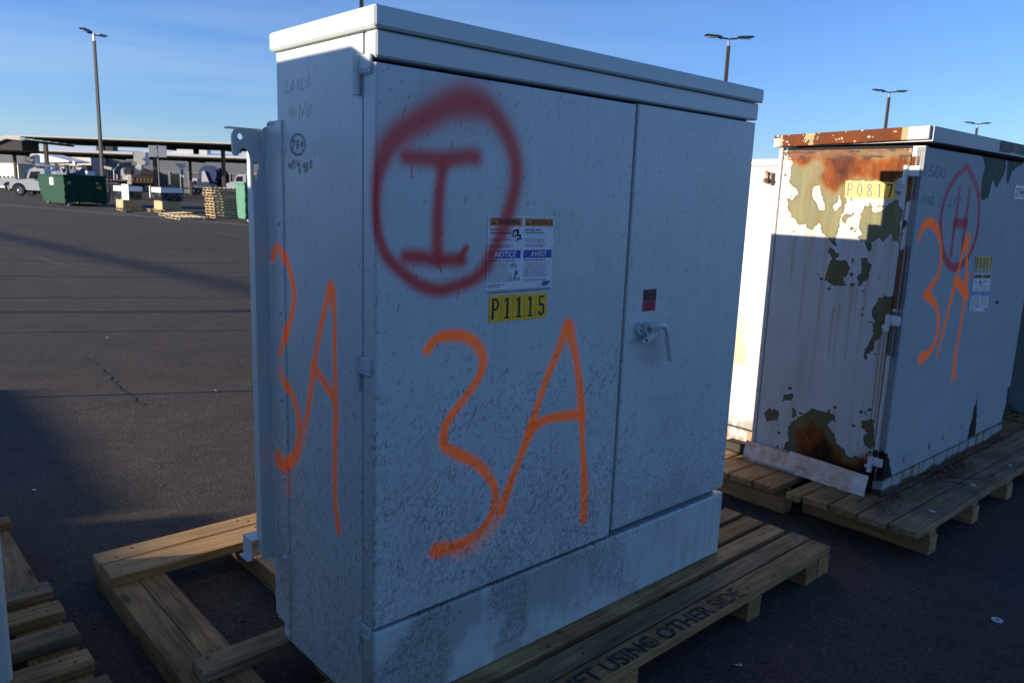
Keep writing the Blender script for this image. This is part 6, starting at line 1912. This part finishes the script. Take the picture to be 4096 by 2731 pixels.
# white wedge-shaped awning
W0, W1, W2_, W3 = at(126, 616, 92), at(190, 616, 92), at(364, 650, 92), at(126, 651, 92)
aw = thing('awning', 'white wedge-shaped awning tapering to the right above the green dumpster', 'awning', (W3.x, 92, 0), R(-28))
k = 1.0 / (math.cos(R(28)) + 0.10)
lx = lambda q: (q.x - W3.x) * k
MB().prism([(0, W3.z), (0, W0.z), (lx(W1), W1.z - 0.05), (lx(W2_), W2_.z), (lx(W2_), W2_.z - 0.12)], 1, 0, 2.5).build('cover', M_WALL2, aw)
MB().box((0.1, 0.1, W3.z - 0.35), (lx(W2_) - 0.4, 2.4, W3.z - 0.13)).build('beam', M_SOFFIT, aw)
for x in (0.4, lx(W2_) / 2, lx(W2_) - 0.9):
    MB().box((x, 0.6, 0), (x + 0.15, 0.75, W3.z - 0.351)).build('post', M_SOFFIT, aw)
h1 = [at(362, 649, 92), at(384, 652, 92), at(384, 667, 92), at(376, 664, 92)]
MB().prism([(lx(q), q.z) for q in h1], 1, 0.3, 0.6).build('tip', M_WALL2, aw)
bt = thing('boom_tip', 'white boom tip resting level between the light pole and the bucket truck', 'boom', (0, 0, 0))
e = [at(404, 662, 80), at(446, 670, 80), at(446, 681, 80), at(404, 671, 80)]
MB().prism([(p.x, p.z) for p in e], 1, 80, 80.3).build('boom', M_WHITE, bt)
q = at(428, 676, 80)
MB().box((q.x - 0.06, 80.05, 0), (q.x + 0.06, 80.25, q.z)).build('rest', M_BLACK, bt)

# clutter between the awning and the dumpster
def clutter(name, label, cat, a, b_, Y, m_, depth=0.5, extra=None):
    p, q = at(a[0], a[1], Y), at(b_[0], b_[1], Y)
    t = thing(name, label, cat, ((p.x + q.x) / 2, Y, 0))
    w, z1, z0 = abs(q.x - p.x), max(p.z, q.z), min(p.z, q.z)
    MB().box((-w / 2, 0, z0), (w / 2, depth, z1), 0.02).build('body', m_, t)
    MB().box((-w / 2 + 0.1, 0.1, 0), (w / 2 - 0.1, depth - 0.1, z0 - 0.002)).build('stand', M_SOFFIT, t)
    MB().box((-w / 2 + 0.05, -0.02, z0 + (z1 - z0) * 0.7), (w / 2 - 0.05, -0.001, z1 - 0.05)).build('panel', extra or m_, t)
    return t
clutter('equipment_cabinet', 'upright white louvred cabinet above the left end of the dumpster load', 'cabinet', (200, 656), (222, 684), 78, M_WALL2, 0.6)
clutter('utility_locker', 'small white locker beside the cab of the left truck', 'locker', (133, 670), (147, 690), 74, M_WALL2, 0.5)
clutter('storage_crate', 'dark storage crate behind the dumpster load', 'crate', (255, 660), (274, 690), 78, M_SOFFIT, 0.8)
clutter('machine_cover', 'dark machine cover right of the white gantry', 'machine', (325, 660), (352, 704), 78, M_SOFFIT, 0.9)
gf = thing('white_gantry', 'white steel gantry frame standing behind the green dumpster', 'frame', (0, 0, 0))
for (a, b_) in (((277, 662), (280, 704)), ((308, 660), (312, 704)), ((290, 668), (293, 690)), ((296, 666), (299, 704))):
    p, q = at(*a, 76), at(*b_, 76)
    MB().box((p.x, 76, 0.9), (q.x + 0.02, 76.1, p.z)).build('upright', M_LWHITE, gf)
p, q = at(275, 660, 76), at(314, 665, 76)
MB().box((p.x, 75.99, q.z), (q.x, 76.11, p.z)).build('top_beam', M_LWHITE, gf)
p, q = at(287, 685, 76), at(300, 690, 76)
MB().box((p.x, 75.98, q.z), (q.x, 76.12, p.z)).build('lower_beam', M_LWHITE, gf)
MB().box((p.x - 0.8, 75.7, 0), (q.x + 0.6, 76.4, 0.9)).build('base', M_SOFFIT, gf)

# twin board sign on a pole
bp_ = at(632, 606, 58)
ts = thing('twin_sign', 'two pale square sign panels on one tall thin pole under the canopy edge', 'sign', (bp_.x, bp_.y, 0), R(5))
MB().tube([(0, 0, 0), (0, 0, bp_.z + 0.45)], 0.05, 8).build('pole', M_POLE, ts)
for x0 in (-0.63, 0.05):
    MB().box((x0, -0.09, bp_.z - 0.42), (x0 + 0.58, -0.052, bp_.z + 0.40), 0.01).build('sign_panel', mat('sign_aluminium', (0.36, 0.37, 0.37), 0.5), ts)
# white bracketed sign
bs = at(728, 670, 84)
fs = thing('bracket_light', 'white triangular bracket with a flood lamp on a post by the warehouse', 'flood light', (bs.x, bs.y, 0))
MB().box((-0.06, -0.06, 0), (0.06, 0.06, 2.9)).build('post', M_WALL, fs)
MB().prism([(-0.75, bs.z + 0.40), (0.22, bs.z + 0.40), (0.22, bs.z - 0.05), (-0.15, bs.z - 0.1)], 1, -0.12, 0.0).build('bracket', M_LWHITE, fs)
MB().box((0.30, -0.15, bs.z + 0.05), (0.42, 0.05, bs.z + 0.42)).build('lamp', M_LWHITE, fs)
MB().box((-0.16, -0.10, bs.z - 0.95), (-0.07, -0.061, bs.z - 0.1)).build('leg', M_LWHITE, fs)
MB().box((0.08, -0.10, bs.z - 1.2), (0.2, -0.061, bs.z - 0.06)).build('leg', M_LWHITE, fs)
# cone and bollards
cn = ground(692, 776)
ct = thing('traffic_cone', 'orange traffic cone with white bands under the canopy', 'cone', cn)
MB().box((-0.2, -0.2, 0), (0.2, 0.2, 0.04)).build('base', M_BLACK, ct)
MB().tube([(0, 0, 0.04), (0, 0, 0.85)], [0.16, 0.03], 12).build('cone', mat('cone_orange', (0.75, 0.14, 0.02), 0.5), ct)
MB().tube([(0, 0, 0.45), (0, 0, 0.62)], [0.102, 0.075], 12).build('reflective_band', M_LWHITE, ct)
for i, (px_, py_) in enumerate(((604, 790), (617, 786))):
    p = ground(px_, py_)
    t = thing('bollard', ['pale yellow-topped bollard left of the canopy column', 'yellow bollard right against the canopy column'][i], 'bollard', p)
    MB().tube([(0, 0, 0), (0, 0, 1.1)], 0.13, 12).build('post', M_WALL2 if i == 0 else M_YEL, t)
    MB().dome((0, 0, 1.1), (0, 0, 1), 0.13, 0.08, 12).build('cap', M_YEL, t)
